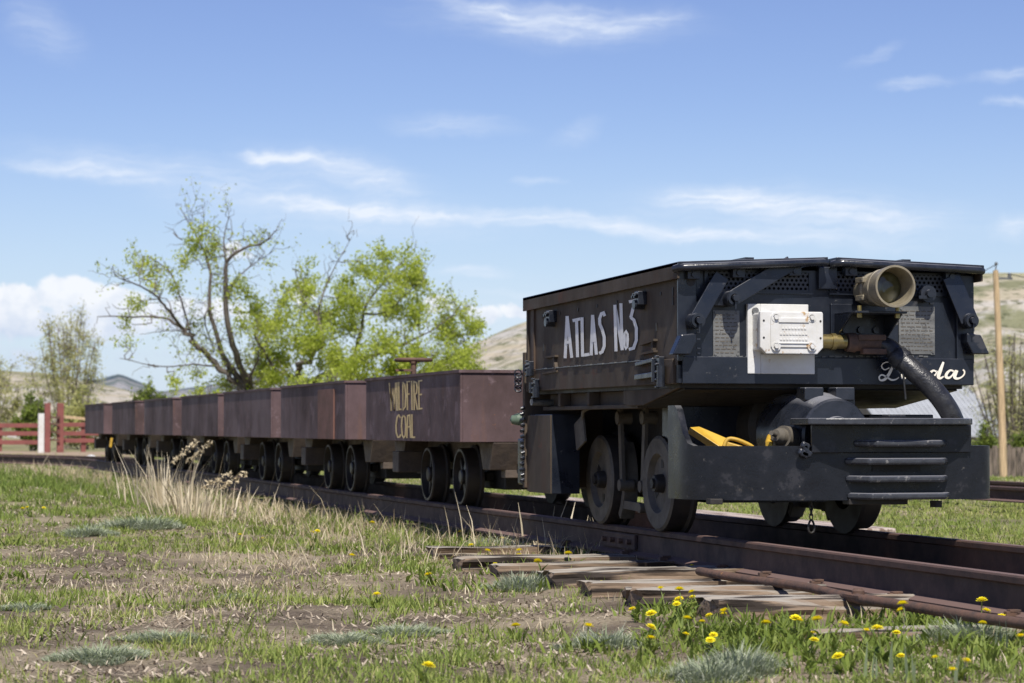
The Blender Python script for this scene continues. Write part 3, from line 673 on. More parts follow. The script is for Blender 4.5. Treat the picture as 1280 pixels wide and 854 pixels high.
# link arms with their pins
def arm(p0, p1, w, y0=.055, y1=.075, pin=True, r=.042):
    a, bq = F(*p0) + Vector((0, -y0, 0)), F(*p1) + Vector((0, -y1, 0))
    o = MB().bar(a, bq, w, .014, up=(0, 1, 0)).build('link_arm', M['front'], front, bevel=.003)
    if pin:
        b = MB(); b.cyl(bq + Vector((0, .07, 0)), bq + Vector((0, -.03, 0)), r, n=20); b.lathe(bq + Vector((0, -.028, 0)), (0, -1, 0), [(0, r * .9), (.012, r * .9), (.012, r * .55), (.002, r * .55), (.002, 0)], 20)
        b.cyl(bq + Vector((0, -.02, 0)), bq + Vector((0, -.065, 0)), r * .42, n=12); b.boxc(bq + Vector((.0, -.05, -.03)), (.008, .008, .06))
        b.build('pin', M['gloss'], o)
arm((898, 345), (864, 402), .085)
arm((984, 330), (909, 374), .085)
arm((1183, 346), (1204, 402), .105)
for px, py in ((1155, 368),):
    c = F(px, py); b = MB().cyl(c, c + Vector((0, -.06, 0)), .046, n=20); b.cyl(c + Vector((0, -.05, 0)), c + Vector((0, -.09, 0)), .022, n=12); b.boxc(c + Vector((-.035, -.07, -.02)), (.06, .012, .018)); b.build('pin_boss', M['gloss'], front)
c = F(893, 374); MB().boxc(c + Vector((0, -.02, 0)), (.10, .04, .075)).build('pin_bracket', M['front'], front, bevel=.004)
c = F(862, 352); MB().cyl(c + Vector((0, -.024, 0)), c + Vector((0, .0, 0)), .026, n=16).build('post_hole', M['dark'], front)
for a, bq in ((F(891, 388), F(924, 446)), (F(1123, 383), F(1168, 443))):
    o = MB().box(a.x, bq.x, YF - .006, YF - .001, bq.z, a.z).build('data_plate', M['plate'], front)
    b = MB()                                              # rows of worn raised print, too worn to read
    n = 11
    for k in range(n):
        z = a.z - (a.z - bq.z) * (k + 1.2) / (n + 1.2); xx = a.x + .012
        while xx < bq.x - .03:
            w = random.uniform(.008, .03); b.box(xx, min(xx + w, bq.x - .012), YF - .0075, YF - .006, z - .0025, z + .0025); xx += w + .008
    b.build('worn_print', M['wheel'], o)
    b = MB()
    for xx in (a.x + .012, bq.x - .012):
        for zz in (a.z - .012, bq.z + .012): b.nxt(); b.cyl((xx, YF - .006, zz), (xx, YF - .011, zz), .007, n=8)
    b.build_each('rivet', M['plate'], o)
# buffers / hooks at both corners
for px, sgn in ((856, -1), (1207, 1)):
    c = F(px, 424); b = MB()
    b.ext([c + Vector((-.035 * sgn, -.02, .03)), c + Vector((.05 * sgn, -.02, .02)), c + Vector((.10 * sgn, -.02, -.085)), c + Vector((.0 * sgn, -.02, -.085)), c + Vector((-.035 * sgn, -.02, -.02))], (0, -.07, 0))
    b.build('corner_hook', M['front'], front, bevel=.006)
# white switch box
wb0, wb1 = F(932, 380), F(1016, 468)
b = MB(); b.box(wb0.x, wb0.x + .075, YF - .03, YF - .002, wb1.z, wb0.z); b.box(wb0.x + .075, F(1008, 380).x, YF - .03, YF - .002, F(950, 395).z, wb0.z); b.box(wb0.x + .075, wb1.x, YF - .03, YF - .002, wb1.z, F(950, 443).z)
b.box(wb0.x + .075, F(1004, 400).x, YF - .012, YF - .002, F(950, 443).z, F(950, 395).z)
wbx = b.build('switch_box', M['white'], loco, bevel=.004)
q0, q1 = AY(950, 389, YF - .16), AY(1029, 443, YF - .16)
b = MB().box(q0.x + .008, q1.x - .03, YF - .135, YF - .012, q1.z + .02, q0.z - .005); b.build('housing', M['white'], wbx, bevel=.01)
cz = .035; b = MB()
b.ext([(q0.x, YF - .135, q0.z), (q1.x - .005, YF - .135, q0.z), (q1.x, YF - .135, q0.z - cz * .3), (q1.x, YF - .135, q1.z + cz), (q1.x - cz, YF - .135, q1.z), (q0.x + cz, YF - .135, q1.z), (q0.x, YF - .135, q1.z + cz)], (0, -.028, 0))
cov = b.build('cover', M['white'], wbx, bevel=.005)
w_, h_ = q1.x - q0.x, q0.z - q1.z
b = MB(); b.box(q0.x + .16 * w_, q1.x - .12 * w_, YF - .170, YF - .1632, q1.z + .16 * h_, q0.z - .14 * h_); b.box(q0.x + .28 * w_, q1.x - .24 * w_, YF - .176, YF - .1705, q0.z - .26 * h_, q0.z - .16 * h_)
b.box(q0.x + .28 * w_, q1.x - .24 * w_, YF - .176, YF - .1705, q1.z + .24 * h_, q1.z + .27 * h_)
for k in range(3):
    z = q0.z - h_ * (.40 + .13 * k); xx = q0.x + .30 * w_ + .012 * (k == 0)
    while xx < q1.x - .28 * w_: b.box(xx, xx + .013, YF - .1735, YF - .1705, z - .006, z + .006); xx += .018
b.build('cover_plate', M['white'], cov, bevel=.002)
b = MB()
for fx in (.24, .81):
    for fz in (.14, .82):
        b.nxt(); cx, czz = q0.x + fx * w_, q0.z - fz * h_
        b.lathe((cx, YF - .163, czz), (0, -1, 0), [(0, .026), (.010, .026), (.010, .017), (.002, .017), (.002, .012), (.02, .012), (.02, 0)], 16)
b.build_each('cover_bolt', M['white'], cov)
b = MB()
for fx in (.055, .955):
    for fz in (.22, .62): b.nxt(); b.cyl((q0.x + fx * w_, YF - .1632, q0.z - fz * h_), (q0.x + fx * w_, YF - .1650, q0.z - fz * h_), .006, n=8)
b.build_each('screw', M['dark'], cov)
b = MB().cyl(F(941, 389) + Vector((0, -.03, 0)), F(941, 389) + Vector((0, -.045, 0)), .018, n=10); b.bar(F(952, 397) + Vector((0, -.06, 0)), F(966, 391) + Vector((0, -.05, 0)), .03, .012)
b.build('clip', M['plate'], wbx)
# cable gland and the trailing hose
yg = YF - .075
gland = MB().lathe(AY(1022, 427, yg), (1, 0, 0), [(0, 0), (0, .04), (.075, .04), (.075, .046), (.10, .046), (.10, .038), (.16, .038), (.16, 0)], 20).build('cable_gland', M['brass'], loco)
p0, p1 = AY(1058, 428, yg), AY(1108, 430, yg)
b = MB().lathe(p0, p1 - p0, [(0, 0), (0, .05), (.2, .054), (.22, .046), (.9, .046), (1, .04), (1, 0)], 18, True); b.boxc(p0.lerp(p1, .62) + Vector((0, -.03, -.045)), (.14, .05, .03)); b.boxc(p0.lerp(p1, .55) + Vector((0, -.01, .03)), (.16, .09, .03))
b.build('cable_clamp', M['rust'], gland, bevel=.004)
hp = [AY(1100, 430, YF - .08), AY(1112, 434, YF - .10), AY(1124, 447, YF - .14), AY(1140, 462, YF - .19), AY(1158, 478, YF - .23), AY(1175, 497, YF - .26), AY(1188, 517, YF - .27), AY(1196, 538, YF - .25), AY(1198, 560, YF - .18)]
def smooth(pts, n=5):
    out = []
    for i in range(len(pts) - 1):
        a, bq, c, d = pts[max(i - 1, 0)], pts[i], pts[i + 1], pts[min(i + 2, len(pts) - 1)]
        for k in range(n):
            u = k / n; out.append(.5 * ((2 * bq) + (c - a) * u + (2 * a - 5 * bq + 4 * c - d) * u * u + (3 * bq - a - 3 * c + d) * u ** 3))
    return out + [pts[-1]]
hp = smooth(hp); hose = MB().tube(hp, [.04 + .016 * min(1, i / 12) for i in range(len(hp))], 16).build('hose', M['rubber'], loco)
b = MB().tube(hp[8:13], [.052, .062, .060, .066, .060], 14, cap=False); b.build('hose_wrap', M['rubber'], hose)
b = MB().tube([hp[9] + Vector((0, -.05, 0)), hp[9] + Vector((.01, -.06, -.12)), hp[9] + Vector((.025, -.05, -.24))], .006, 6); b.build('tie_strap', M['rubber'], hose)
# script name on the skirt
def z6(p): return (1040 + p[0] / 5.022, 310 + p[1] / 5.022)
def to_front(u, v, lift): return AY(u, v, YF - .0285 - lift)
nm_ = [([(372, 722), (345, 717), (318, 728), (312, 748), (332, 765), (360, 752)], 6), ([(398, 716), (378, 752), (356, 795), (330, 826), (304, 830), (296, 812), (312, 797), (340, 808), (372, 828), (400, 826), (420, 812)], [8, 13, 16, 14, 9, 8, 8, 9, 10, 8, 5]),
       ([(452, 768), (440, 808), (452, 820), (468, 808)], [13, 15, 11, 6]), ([(456, 742), (462, 750)], 11), ([(496, 772), (482, 818)], 15), ([(486, 800), (510, 772), (526, 776), (516, 812), (530, 820), (546, 808)], [7, 9, 14, 15, 11, 6]),
       ([(658, 778), (636, 770), (616, 786), (610, 806), (628, 814), (650, 794), (662, 772)], [9, 10, 15, 16, 12, 8, 7]), ([(700, 716), (680, 770), (668, 806), (680, 818), (702, 806)], [11, 19, 19, 13, 6]),
       ([(768, 776), (744, 768), (722, 786), (716, 808), (734, 816), (756, 798), (770, 770)], [9, 10, 15, 16, 12, 8, 7]), ([(784, 768), (770, 806), (782, 820), (808, 814), (828, 796), (832, 776), (822, 764)], [18, 19, 13, 9, 8, 8, 9])]
b = MB()
for k, (s_, w) in enumerate(nm_):
    w = [q / 5.022 * 1.15 for q in (w if isinstance(w, list) else [w] * len(s_))]
    pts = smooth([Vector((p[0], p[1], wi)) for p, wi in zip([z6(p) for p in s_], w)], 4) if len(s_) > 2 else [Vector((*z6(p), wi)) for p, wi in zip(s_, w)]
    b.ribbon([(p.x, p.y) for p in pts], [p.z for p in pts], to_front, .0006 * (k % 5))
b.build('lettering', M['cream'], front, recalc=False)
# headlight on its bracket
hc = AY(1119, 358, YF - .43); hax = Vector((-.05, -1, .0)).normalized(); hb = hc - hax * .43
head = MB().lathe(hb, hax, [(0.0, 0), (0.0, .052), (.018, .058), (.018, .080), (.12, .086), (.135, .093), (.155, .093), (.165, .086), (.255, .092), (.262, .103), (.29, .103), (.295, .097), (.31, .097), (.315, .104), (.43, .113), (.436, .112), (.436, .102), (.425, .098), (.30, .085), (.30, 0)], 40).build('headlight', M['lamp'], loco)
gl = bpy.data.materials.new('lamp_glass'); gl.use_nodes = True; t = gl.node_tree; pr = t.nodes['Principled BSDF']
pr.inputs['Roughness'].default_value = .12
vn = N(t, 'ShaderNodeTexVoronoi', ins={'Scale': 14.0}); vc = N(t, 'ShaderNodeTexCoord'); t.links.new(vc.outputs['Object'], vn.inputs['Vector'])
vr = N(t, 'ShaderNodeValToRGB'); vr.color_ramp.elements[0].color = (.30, .29, .20, 1); vr.color_ramp.elements[1].color = (.085, .08, .035, 1); vr.color_ramp.elements[1].position = .55
t.links.new(vn.outputs['Distance'], vr.inputs[0]); t.links.new(vr.outputs[0], pr.inputs['Base Color'])
vb = N(t, 'ShaderNodeBump', ins={'Strength': .8, 'Distance': .01}); t.links.new(vn.outputs['Distance'], vb.inputs['Height']); t.links.new(vb.outputs[0], pr.inputs['Normal'])
MB().lathe(hb + hax * .302, hax, [(0, .084), (.012, .066), (.02, .035), (.023, 0)], 32).build('lens', gl, head)
b = MB()
for a in (150, 210, 30, -30):
    b.nxt(); d = Vector((math.cos(R(a)), 0, math.sin(R(a)))); b.boxc(hb + hax * .15 + d * .096, (.03, .10, .03)); b.cyl(hb + hax * .16 + d * .10, hb + hax * .19 + d * .10, .012, n=8)
b.build_each('lug', M['lamp'], head, bevel=.004)
# bracket: shelf, two gussets and a bolted back plate
sh0, sh1 = F(1056, 393), F(1126, 393)
b = MB(); zsh = hc.z - .125
b.box(hc.x - .17, hc.x + .13, YF - .30, YF - .02, zsh - .012, zsh)
b.ext([(hc.x - .17, YF - .02, zsh - .012), (hc.x - .17, YF - .24, zsh - .012), (hc.x - .17, YF - .02, zsh - .15)], (.012, 0, 0))
b.ext([(hc.x + .12, YF - .02, zsh - .012), (hc.x + .12, YF - .24, zsh - .012), (hc.x + .12, YF - .02, zsh - .15)], (.012, 0, 0))
b.box(hc.x - .19, hc.x + .15, YF - .018, YF - .001, zsh - .16, zsh + .05)
brk = b.build('headlight_bracket', M['front'], loco, bevel=.003)
b = MB()
for dx in (-.11, -.02, .07): b.nxt(); b.cyl((hc.x + dx, YF - .018, zsh - .09), (hc.x + dx, YF - .034, zsh - .09), .020, n=6)
b.build_each('bracket_bolt', M['gloss'], brk)
b = MB()
for dx in (-.13, .09): b.nxt(); b.cyl((hc.x + dx, YF - .26, zsh - .012), (hc.x + dx, YF - .26, zsh - .035), .016, n=6); b.cyl((hc.x + dx, YF - .26, zsh), (hc.x + dx, YF - .26, zsh + .03), .012, n=8)
b.build_each('shelf_bolt', M['brass'], brk)
# ---- chassis below the body
ch = MB().box(4.80, 5.52, 12.95, 14.95, .44, .985).build('chassis_frame', M['dark'], loco)
MB().box(XL + .03, XR - .03, YF + .06, YB - .04, zb - .02, zb + .02).build('floor_plate', M['dark'], loco)
b = MB()                                                   # floor beams seen under the side
b.box(XL + .05, XL + .11, 12.9, 14.8, zb - .125, zb - .10)
for y in (13.05, 13.75, 14.35): b.box(XL + .03, XL + .10, y, y + .05, zb - .10, zb - .02)
b.ext([(XL + .03, 12.15, zb - .02), (XL + .03, 13.05, zb - .02), (XL + .03, 13.05, zb - .11), (XL + .03, 12.75, zb - .11)], (.02, 0, 0))
b.box(XL + .10, XR - .10, 13.0, 14.8, zb - .12, zb - .02)
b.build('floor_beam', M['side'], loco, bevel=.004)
b = MB().ext([(XL + .06, 12.14, zb - .03), (XR - .06, 12.14, zb - .03), (XR - .06, 12.95, .985), (XL + .06, 12.95, .985)], (0, .01, .015)); b.build('sloping_underplate', M['dark'], loco)
# boxes by the frame
MB().box(4.60, 5.03, 12.88, 13.2, .70, .995).build('front_tool_box', M['front'], loco, bevel=.006)
MB().box(5.56, 5.95, 12.42, 12.9, .66, .945).build('front_tool_box', M['front'], loco, bevel=.006)
rb = MB().box(XL + .005, 4.49, 14.45, 14.98, .455, .955).build('sand_box', M['front'], loco, bevel=.005)
MB().box(XL - .004, XL + .004, 14.45, 14.98, .46, .95).build('sand_box_side', M['side'], rb)  # brown sheet paints the ground's reflection onto the outer face
MB().box(XR - .30, XR - .005, 14.45, 14.98, .455, .955).build('sand_box', M['front'], loco, bevel=.005)
# rear end plate
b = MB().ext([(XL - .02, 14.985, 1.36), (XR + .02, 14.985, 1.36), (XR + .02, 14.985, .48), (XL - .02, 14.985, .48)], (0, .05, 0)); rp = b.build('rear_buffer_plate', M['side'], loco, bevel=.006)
b = MB().ext([(XL - .02, 15.036, .50), (XL - .02, 15.036, .80), (XL + .2, 15.30, .80), (XR - .2, 15.30, .80), (XR + .02, 15.036, .80), (XR + .02, 15.036, .50)][0:1] + [(XL - .02, 15.036, .80), (XR + .02, 15.036, .80), (XR + .02, 15.036, .50)], (0, .12, 0)); b.build('rear_bumper', M['bumper'], loco, bevel=.01)
b = MB()
for k in range(14):
    z = 1.0 - k * .036; b.cyl((XL - .022, 14.99 + .012 * math.sin(k * 2.1), z), (XL - .045, 14.99 + .012 * math.sin(k * 1.3), z - .008), .012, n=7)
b.build('weld_bead', M['gloss'], rp)
b = MB()
for k in range(6):
    a = k * 1.0; b.tube([Vector((XL - .06 + .022 * math.cos(q), 15.0 + .022 * math.sin(q) * (k % 2), 1.23 - k * .022 + .018 * math.sin(q))) for q in np.linspace(0, 6.28, 9)], .005, 6, cap=False)
b.build('chain', M['gloss'], rp)
MB().lathe((XL + .06, 15.06, .93), (-.9, .35, -.05), [(0, .04), (.10, .04), (.14, .028), (.155, 0)], 14).build('hand_grip', pmat('green_paint', (.09, .13, .09), .6), rp)
MB().cyl((XL + .10, 14.75, 1.03), (XL - .05, 14.72, 1.035), .022, n=12).build('drain_pipe', M['plate'], loco)
b = MB().boxc((XL + .13, 14.25, .84), (.012, .19, .17), Matrix.Rotation(R(-18), 3, 'X')); b.tube([(XL + .13, 14.2, .92), (XL + .12, 14.16, .97), (XL + .14, 14.12, .99)], .012, 7)
b.build('hanging_plate', M['wheel'], loco)
# wheels
def loco_wheel(y, s):
    """s = 1 the near side, -1 the far side"""
    xo = XC - .585 if s == 1 else XC + .73; ax = Vector((s, 0, 0)); zc = RT + .277
    w = MB().lathe((xo, y, zc), ax, [(.035, 0), (.035, .16), (.0, .175), (.0, .262), (.012, .277)], 48).build('wheel', M['wheel'], loco)
    MB().lathe((xo, y, zc), ax, [(.012, .277), (.115, .281), (.125, .306), (.148, .304), (.150, .16), (.09, .15), (.09, 0)], 48).build('tread', M['tread'], w)
    b = MB().lathe((xo, y, zc), ax, [(-.02, 0), (-.02, .046), (-.012, .05), (.034, .056)], 24); b.lathe((xo - .022 * s, y, zc), ax, [(-.012, 0), (-.012, .03), (.01, .03)], 8)
    b.build('hub', M['dark'], w)
    b = MB()
    for k in range(3):
        b.nxt(); a = k * 2.094 + .9 + y; b.boxc((xo + .0340 * s, y + .115 * math.cos(a), zc + .115 * math.sin(a)), (.004, .05, .038), Matrix.Rotation(a, 3, 'X'))
    b.build_each('web_hole', M['dark'], w)
for y in (13.22, 14.33):
    loco_wheel(y, 1); loco_wheel(y, -1)
    MB().cyl((4.7, y, RT + .277), (5.62, y, RT + .277), .06, n=16).build('axle', M['dark'], loco)
for s in (1, -1):
    x = XC - s * .53 if s == 1 else XC + .68
    for yw, d in ((14.33, -1), (13.22, 1)):
        pts = []
        for k in range(7):
            a = (-.75 + 1.5 * k / 6); pts.append((yw + d * (.30 * math.cos(a)), RT + .277 + .30 * math.sin(a)))
        outer = [(yw + d * (.35 * math.cos(-.75 + 1.5 * k / 6)), RT + .277 + .35 * math.sin(-.75 + 1.5 * k / 6)) for k in range(7)][::-1]
        b = MB().ext([(x, q[0], q[1]) for q in pts + outer], (.09 * s, 0, 0)); sh = b.build('brake_shoe', M['wheel'], loco, bevel=.004)
        b = MB().bar((x - .015 * s, yw + d * .36, RT + .25), (x - .015 * s, yw + d * .31, 1.0), .05, .022, up=(1, 0, 0)); b.cyl((x - .04 * s, yw + d * .36, RT + .25), (x + .05 * s, yw + d * .36, RT + .25), .035, n=14); b.cyl((x - .04 * s, yw + d * .32, .93), (x + .05 * s, yw + d * .32, .93), .04, n=14)
        b.build('brake_hanger', M['wheel'], sh)
    b = MB().bar((x + .02 * s, 13.62, RT + .12), (x + .02 * s, 14.05, RT + .13), .03, .05); b.cyl((x - .03 * s, 13.62, RT + .12), (x + .06 * s, 13.62, RT + .12), .03, n=12); b.build('brake_rod', M['wheel'], loco)
# front bumper: one bent plate
zB0, zB1 = .492, .775
def bump_plan(y_in=0.0):
    pts = [(XL, 12.24)]
    for k in range(17):
        a = R(90 * k / 16); pts.append((XL + .80 * (1 - math.cos(a)), 12.06 - .44 * math.sin(a)))
    for k in range(7):                                     # the right corner is bent much tighter
        a = R(90 * k / 6); pts.append((XR - .19 + .10 * math.sin(a), 11.62 + .10 * (1 - math.cos(a))))
    return pts + [(XR - .09, 12.05)]
outer = bump_plan(); n = len(outer)
def offs(pts, d):
    o = []
    for i in range(len(pts)):
        a, c = Vector(pts[max(i - 1, 0)]), Vector(pts[min(i + 1, len(pts) - 1)]); t_ = (c - a).normalized(); o.append((pts[i][0] - t_.y * d, pts[i][1] + t_.x * d))
    return o
inner = offs(outer, .035)
def ztop(x, y):                                            # the sides sweep up at the back
    return zB1 + (.215 * float(sstep(11.93, 12.13, y)) ** 1.3 if x < XC else 0)
b = MB(); vs = []
dense = []
for i in range(n - 1):
    m_ = 5 if abs(outer[i][1] - outer[i + 1][1]) > .08 else (8 if abs(outer[i][0] - outer[i + 1][0]) > .3 else 1)
    for k in range(m_): dense.append((i + k / m_))
dense.append(n - 1)
def lerp2(P, s_):
    i = min(int(s_), n - 2); f = s_ - i; return (P[i][0] * (1 - f) + P[i + 1][0] * f, P[i][1] * (1 - f) + P[i + 1][1] * f)
for s_ in dense:
    a, c = lerp2(outer, s_), lerp2(inner, s_); zt_ = ztop(*a)
    vs += [(a[0], a[1], zB0), (a[0], a[1], zt_), (c[0], c[1], zt_), (c[0], c[1], zB0)]
m_ = len(dense)
for k in range(4):
    b._add(vs, [(4 * i + k, 4 * i + (k + 1) % 4, 4 * (i + 1) + (k + 1) % 4, 4 * (i + 1) + k) for i in range(m_ - 1)], True)
b._add(vs[:4], [(0, 1, 2, 3)]); b._add(vs[-4:], [(0, 1, 2, 3)])
bump = b.build('front_bumper', M['bumper'], loco)
yF = min(p[1] for p in outer)                              # the flat front face
MB().ext([(x, y, .60) for x, y in inner] + [(XL + .06, 12.20, .60)], (0, 0, .06)).build('bumper_deck', M['dark'], loco)
# coupler pocket: curved top plate, shroud and four ribs
def FB(px, py, y): return AY(px, py, y)
c0, c1 = FB(1011, 530, yF - .08), FB(1217, 530, yF - .08)
b = MB(); nseg = 12; P = []
for k in range(nseg + 1):
    u = k / nseg; P.append((c0.x + (c1.x - c0.x) * u, yF - .07 - .13 * math.sin(math.pi * u) ** .6))
zt_ = FB(1100, 531, yF - .12).z
b.ext([(x, y, zt_) for x, y in P] + [(c1.x - .05, yF + .30, zt_), (c0.x + .05, yF + .30, zt_)], (0, 0, .034)); top = b.build('coupler_top_plate', M['wornedge'], bump, bevel=.006)
MB().boxc((c0.x + .54 * (c1.x - c0.x), yF - .02, zt_ + .042), (.10, .09, .016)).build('plate_weld', M['bumper'], top, bevel=.005)
MB().box(FB(1013, 540, yF).x, FB(1212, 540, yF).x, yF - .022, yF - .001, FB(1100, 566, yF).z, zt_).build('coupler_shroud', M['bumper'], bump, bevel=.004)
for px0, px1, py in ((1066, 1180, 554), (1057, 1183, 576.5), (1058, 1183, 598.5), (1060, 1186, 620)):
    z = FB(1120, py, yF - .08).z; x0, x1 = FB(px0 - 2, py, yF).x, FB(px1 + 2, py, yF).x
    yb_ = yF - .0225 if py < 560 else yF - .001
    b = MB(); poly = [(x0, yb_), (x0 + .085, yF - .135), (x1 - .085, yF - .135), (x1, yb_)]
    b.ext([(x, y, z - .018) for x, y in poly], (0, 0, .034)); rbk = b.build('coupler_rib', M['wornedge'], bump, bevel=.011)
b = MB(); b.box(FB(1090, 600, yF).x, FB(1150, 600, yF).x, yF - .004, yF - .0005, FB(1, 596, yF).z, FB(1, 580, yF).z); b.build('coupler_slot', M['dark'], bump)
c = FB(1009, 561, yF - .01); b = MB()
for k in range(6): b.boxc(c + Vector((random.uniform(-.03, .03), 0, random.uniform(-.035, .03))), (.05, .03, .035), Matrix.Rotation(random.uniform(0, 1.5), 3, 'Y'))
b.build('weld_lump', M['gloss'], bump, bevel=.01)
b = MB()
for px in (1076, 1112): b.nxt(); b.boxc(FB(px, 627, yF + .03), (.17, .09, .03))
b.nxt(); b.cyl(FB(1170, 626, yF + .05), FB(1170, 634, yF + .05), .032, n=14); b.nxt(); b.boxc(FB(893, 627, yF + .2), (.07, .07, .03))
b.build_each('bumper_foot', M['dark'], bump, bevel=.004)
# hanging chain and link
c = FB(1014, 626, yF + .12); b = MB()
for k in range(4):
    o_ = c + Vector((0, 0, -.012 - k * .024)); ax = Vector((1, 0, 0)) if k % 2 else Vector((0, 1, 0))
    b.tube([o_ + ax * .009 * math.cos(q) + Vector((0, 0, .018 * math.sin(q))) for q in np.linspace(0, 6.28, 11)], .0035, 6, cap=False)
o_ = c + Vector((0, 0, -.135)); b.tube([o_ + Vector((.017 * math.cos(q) * (1 - .3 * math.sin(q)), 0, .034 * math.sin(q))) for q in np.linspace(0, 6.28, 17)], .006, 7, cap=False)
b.build('chain', M['dark'], bump)
# traction motor
mc = AY(1046, 545, 11.86); ay = Vector((-.06, 1, 0)).normalized()
mot = MB().lathe(mc, ay, [(-.03, 0), (-.03, .07), (-.018, .08), (-.018, .10), (.0, .105), (.0, .188), (.014, .20), (.05, .204), (.19, .235), (.24, .24), (.50, .24), (.50, 0)], 56).build('traction_motor', M['gloss'], loco)
b = MB().lathe(mc, ay, [(-.022, .095), (-.034, .095), (-.034, .070), (-.022, .070)], 40)
b.build('bearing_ring', M['plate'], mot)
b = MB()
for px in (1017, 1056):
    b.nxt(); t_ = AY(px, 488, 11.98); b.boxc(t_ + Vector((0, .05, -.02)), (.11, .12, .07))
b.nxt(); b.boxc(AY(1036, 497, 12.0) + Vector((0, .06, -.03)), (.30, .14, .05)); b.build_each('motor_bracket', M['gloss'], mot, bevel=.006)
tn = AY(978, 546, 11.90); b = MB().lathe(tn, Vector((-.85, -.45, .12)), [(-.10, .062), (0, .060), (0, .045), (.03, .043), (.05, .036), (.06, .032), (.065, 0)], 20); b.cyl(tn + Vector((-.06, -.05, .01)), tn + Vector((-.095, -.08, .02)), .014, n=8)
b.build('terminal', M['wheel'], mot)
MB().lathe(AY(985, 535, 12.7), ay, [(0, 0), (.0, .20), (.03, .235), (.4, .235), (.4, 0)], 40).build('motor_drum', M['dark'], mot)  # dark steel also stands in for the shade under the body

# the yellow jack handle lying in the bumper
a, c = AY(866, 538, 12.06), AY(907, 560, 11.98)
tool = empty('yellow_lever', (a.x, 12.05, .70), 'yellow painted steel lever lying in the open front of the black bumper', 'lever')
b = MB(); p = [AY(862, 534, 12.10), AY(874, 533, 12.14), AY(912, 549, 12.04), AY(906, 563, 11.98)]
b.ext([q for q in p], (.02, .10, -.03)); b.build('blade', M['yellow'], tool, bevel=.006)
b = MB(); b.bar(AY(904, 555, 12.03), AY(932, 563, 11.98), .08, .035); b.build('shank', M['yellow'], tool, bevel=.005)
b = MB().tube(smooth([AY(905, 558, 11.99), AY(910, 549, 11.99), AY(922, 550, 11.98), AY(938, 557, 11.97), AY(943, 562, 11.97)], 3), .011, 9); b.build('handle', M['yellow'], tool)
b = MB().lathe(AY(961, 556, 11.88), Vector((.4, .9, .2)), [(0, 0), (0, .018), (.05, .022), (.2, .018), (.2, 0)], 12).build('bar_tip', M['yellow'], tool)

# ------------------------------------------------------------------ mine cars
CW, CL, CZ0, CZ1 = .80, 3.25, .765, 1.284
def make_car():
    car = empty('mine_car', (5.15, 0, RT), 'x', 'mine car', 'mine cars behind the locomotive')
    b = MB(); T = .02; x0, x1 = 5.15 - CW, 5.15 + CW
    b.box(x0, x0 + T, 0, CL, CZ0, CZ1); b.box(x1 - T, x1, 0, CL, CZ0, CZ1); b.box(x0 + T, x1 - T, 0.001, T, CZ0, CZ1 - .001); b.box(x0 + T, x1 - T, CL - T, CL - .001, CZ0, CZ1 - .001); b.box(x0 + T, x1 - T, T, CL - T, CZ0 + .002, CZ0 + .03)
    body = b.build('body', M['car'], car, bevel=.004)
    b = MB()
    for xx in (x0 - .012, x1 - .006): b.box(xx, xx + .018, -.012, CL + .012, CZ1 - .012, CZ1 + .010)
    for yy in (-.012, CL - .006): b.box(x0 + .0065, x1 - .0065, yy, yy + .018, CZ1 - .0115, CZ1 + .0095)
    b.build('rim', M['car'], body)
    b = MB(); b.box(4.80, 5.50, .05, CL - .05, .60, CZ0 - .003); b.box(4.72, 5.58, .10, .22, .50, .70); b.box(4.72, 5.58, CL - .22, CL - .10, .50, .70)
    b.ext([(4.60, .0, CZ0 - .004), (4.60, .42, CZ0 - .004), (4.60, .30, .56), (4.60, .10, .56)], (1.1, 0, 0)); b.ext([(4.60, CL, CZ0 - .004), (4.60, CL - .42, CZ0 - .004), (4.60, CL - .30, .56), (4.60, CL - .10, .56)], (1.1, 0, 0))
    fr = b.build('underframe', M['frame'], car, bevel=.006)
    b = MB().box(4.86, 5.44, .62, 2.66, .40, .597); b.box(4.80, 5.50, .95, 2.30, .46, .53); b.build('truck_frame', M['dark'], fr, bevel=.01)
    b = MB().box(4.47, 4.68, CL - .72, CL - .50, .50, .675).nxt(); b.box(5.62, 5.83, CL - .72, CL - .50, .50, .675); b.build_each('step_block', M['frame'], fr, bevel=.008)
    b = MB().box(5.02, 5.28, -.38, .05, .46, .58); b.lathe((5.15, -.36, .52), (0, -1, 0), [(0, .09), (.03, .09), (.05, .06), (.05, 0)], 18); b.box(5.02, 5.28, CL - .05, CL + .36, .46, .58); b.build('coupler', M['dark'], fr, bevel=.006)
    for y in (1.09, 2.16):
        for s in (1, -1):
            xo = 5.15 - .525 if s == 1 else 5.15 + .665; zc = RT + .222
            b = MB().lathe((xo, y, zc), (s, 0, 0), [(.0, .196), (.0, .214), (.012, .222), (.105, .225), (.115, .250), (.138, .248), (.14, .10), (.08, .09), (.08, 0)], 36)
            b.lathe((xo, y, zc), (s, 0, 0), [(.0, .196), (.07, .186), (.07, .0)], 36)
            w = b.build('wheel', M['tread'], car)
            b = MB().lathe((xo, y, zc), (s, 0, 0), [(.004, 0), (.004, .045), (.012, .058), (.07, .062)], 18)
            for k in range(5):
                a = k * 1.2566 + y * 3; d = Vector((0, math.cos(a), math.sin(a))); b.bar(Vector((xo + .045 * s, y, zc)) + d * .04, Vector((xo + .055 * s, y, zc)) + d * .192, .040, .03, up=(1, 0, 0))
            b.build('spokes', M['tread'], w)
    return car
proto = make_car()
fronts = [16.94, 21.03, 25.12, 29.21, 33.3, 37.39, 41.48]
corner = [575.2, 431.5, 338.7, 272.5, 216, 168.7, 129.5]
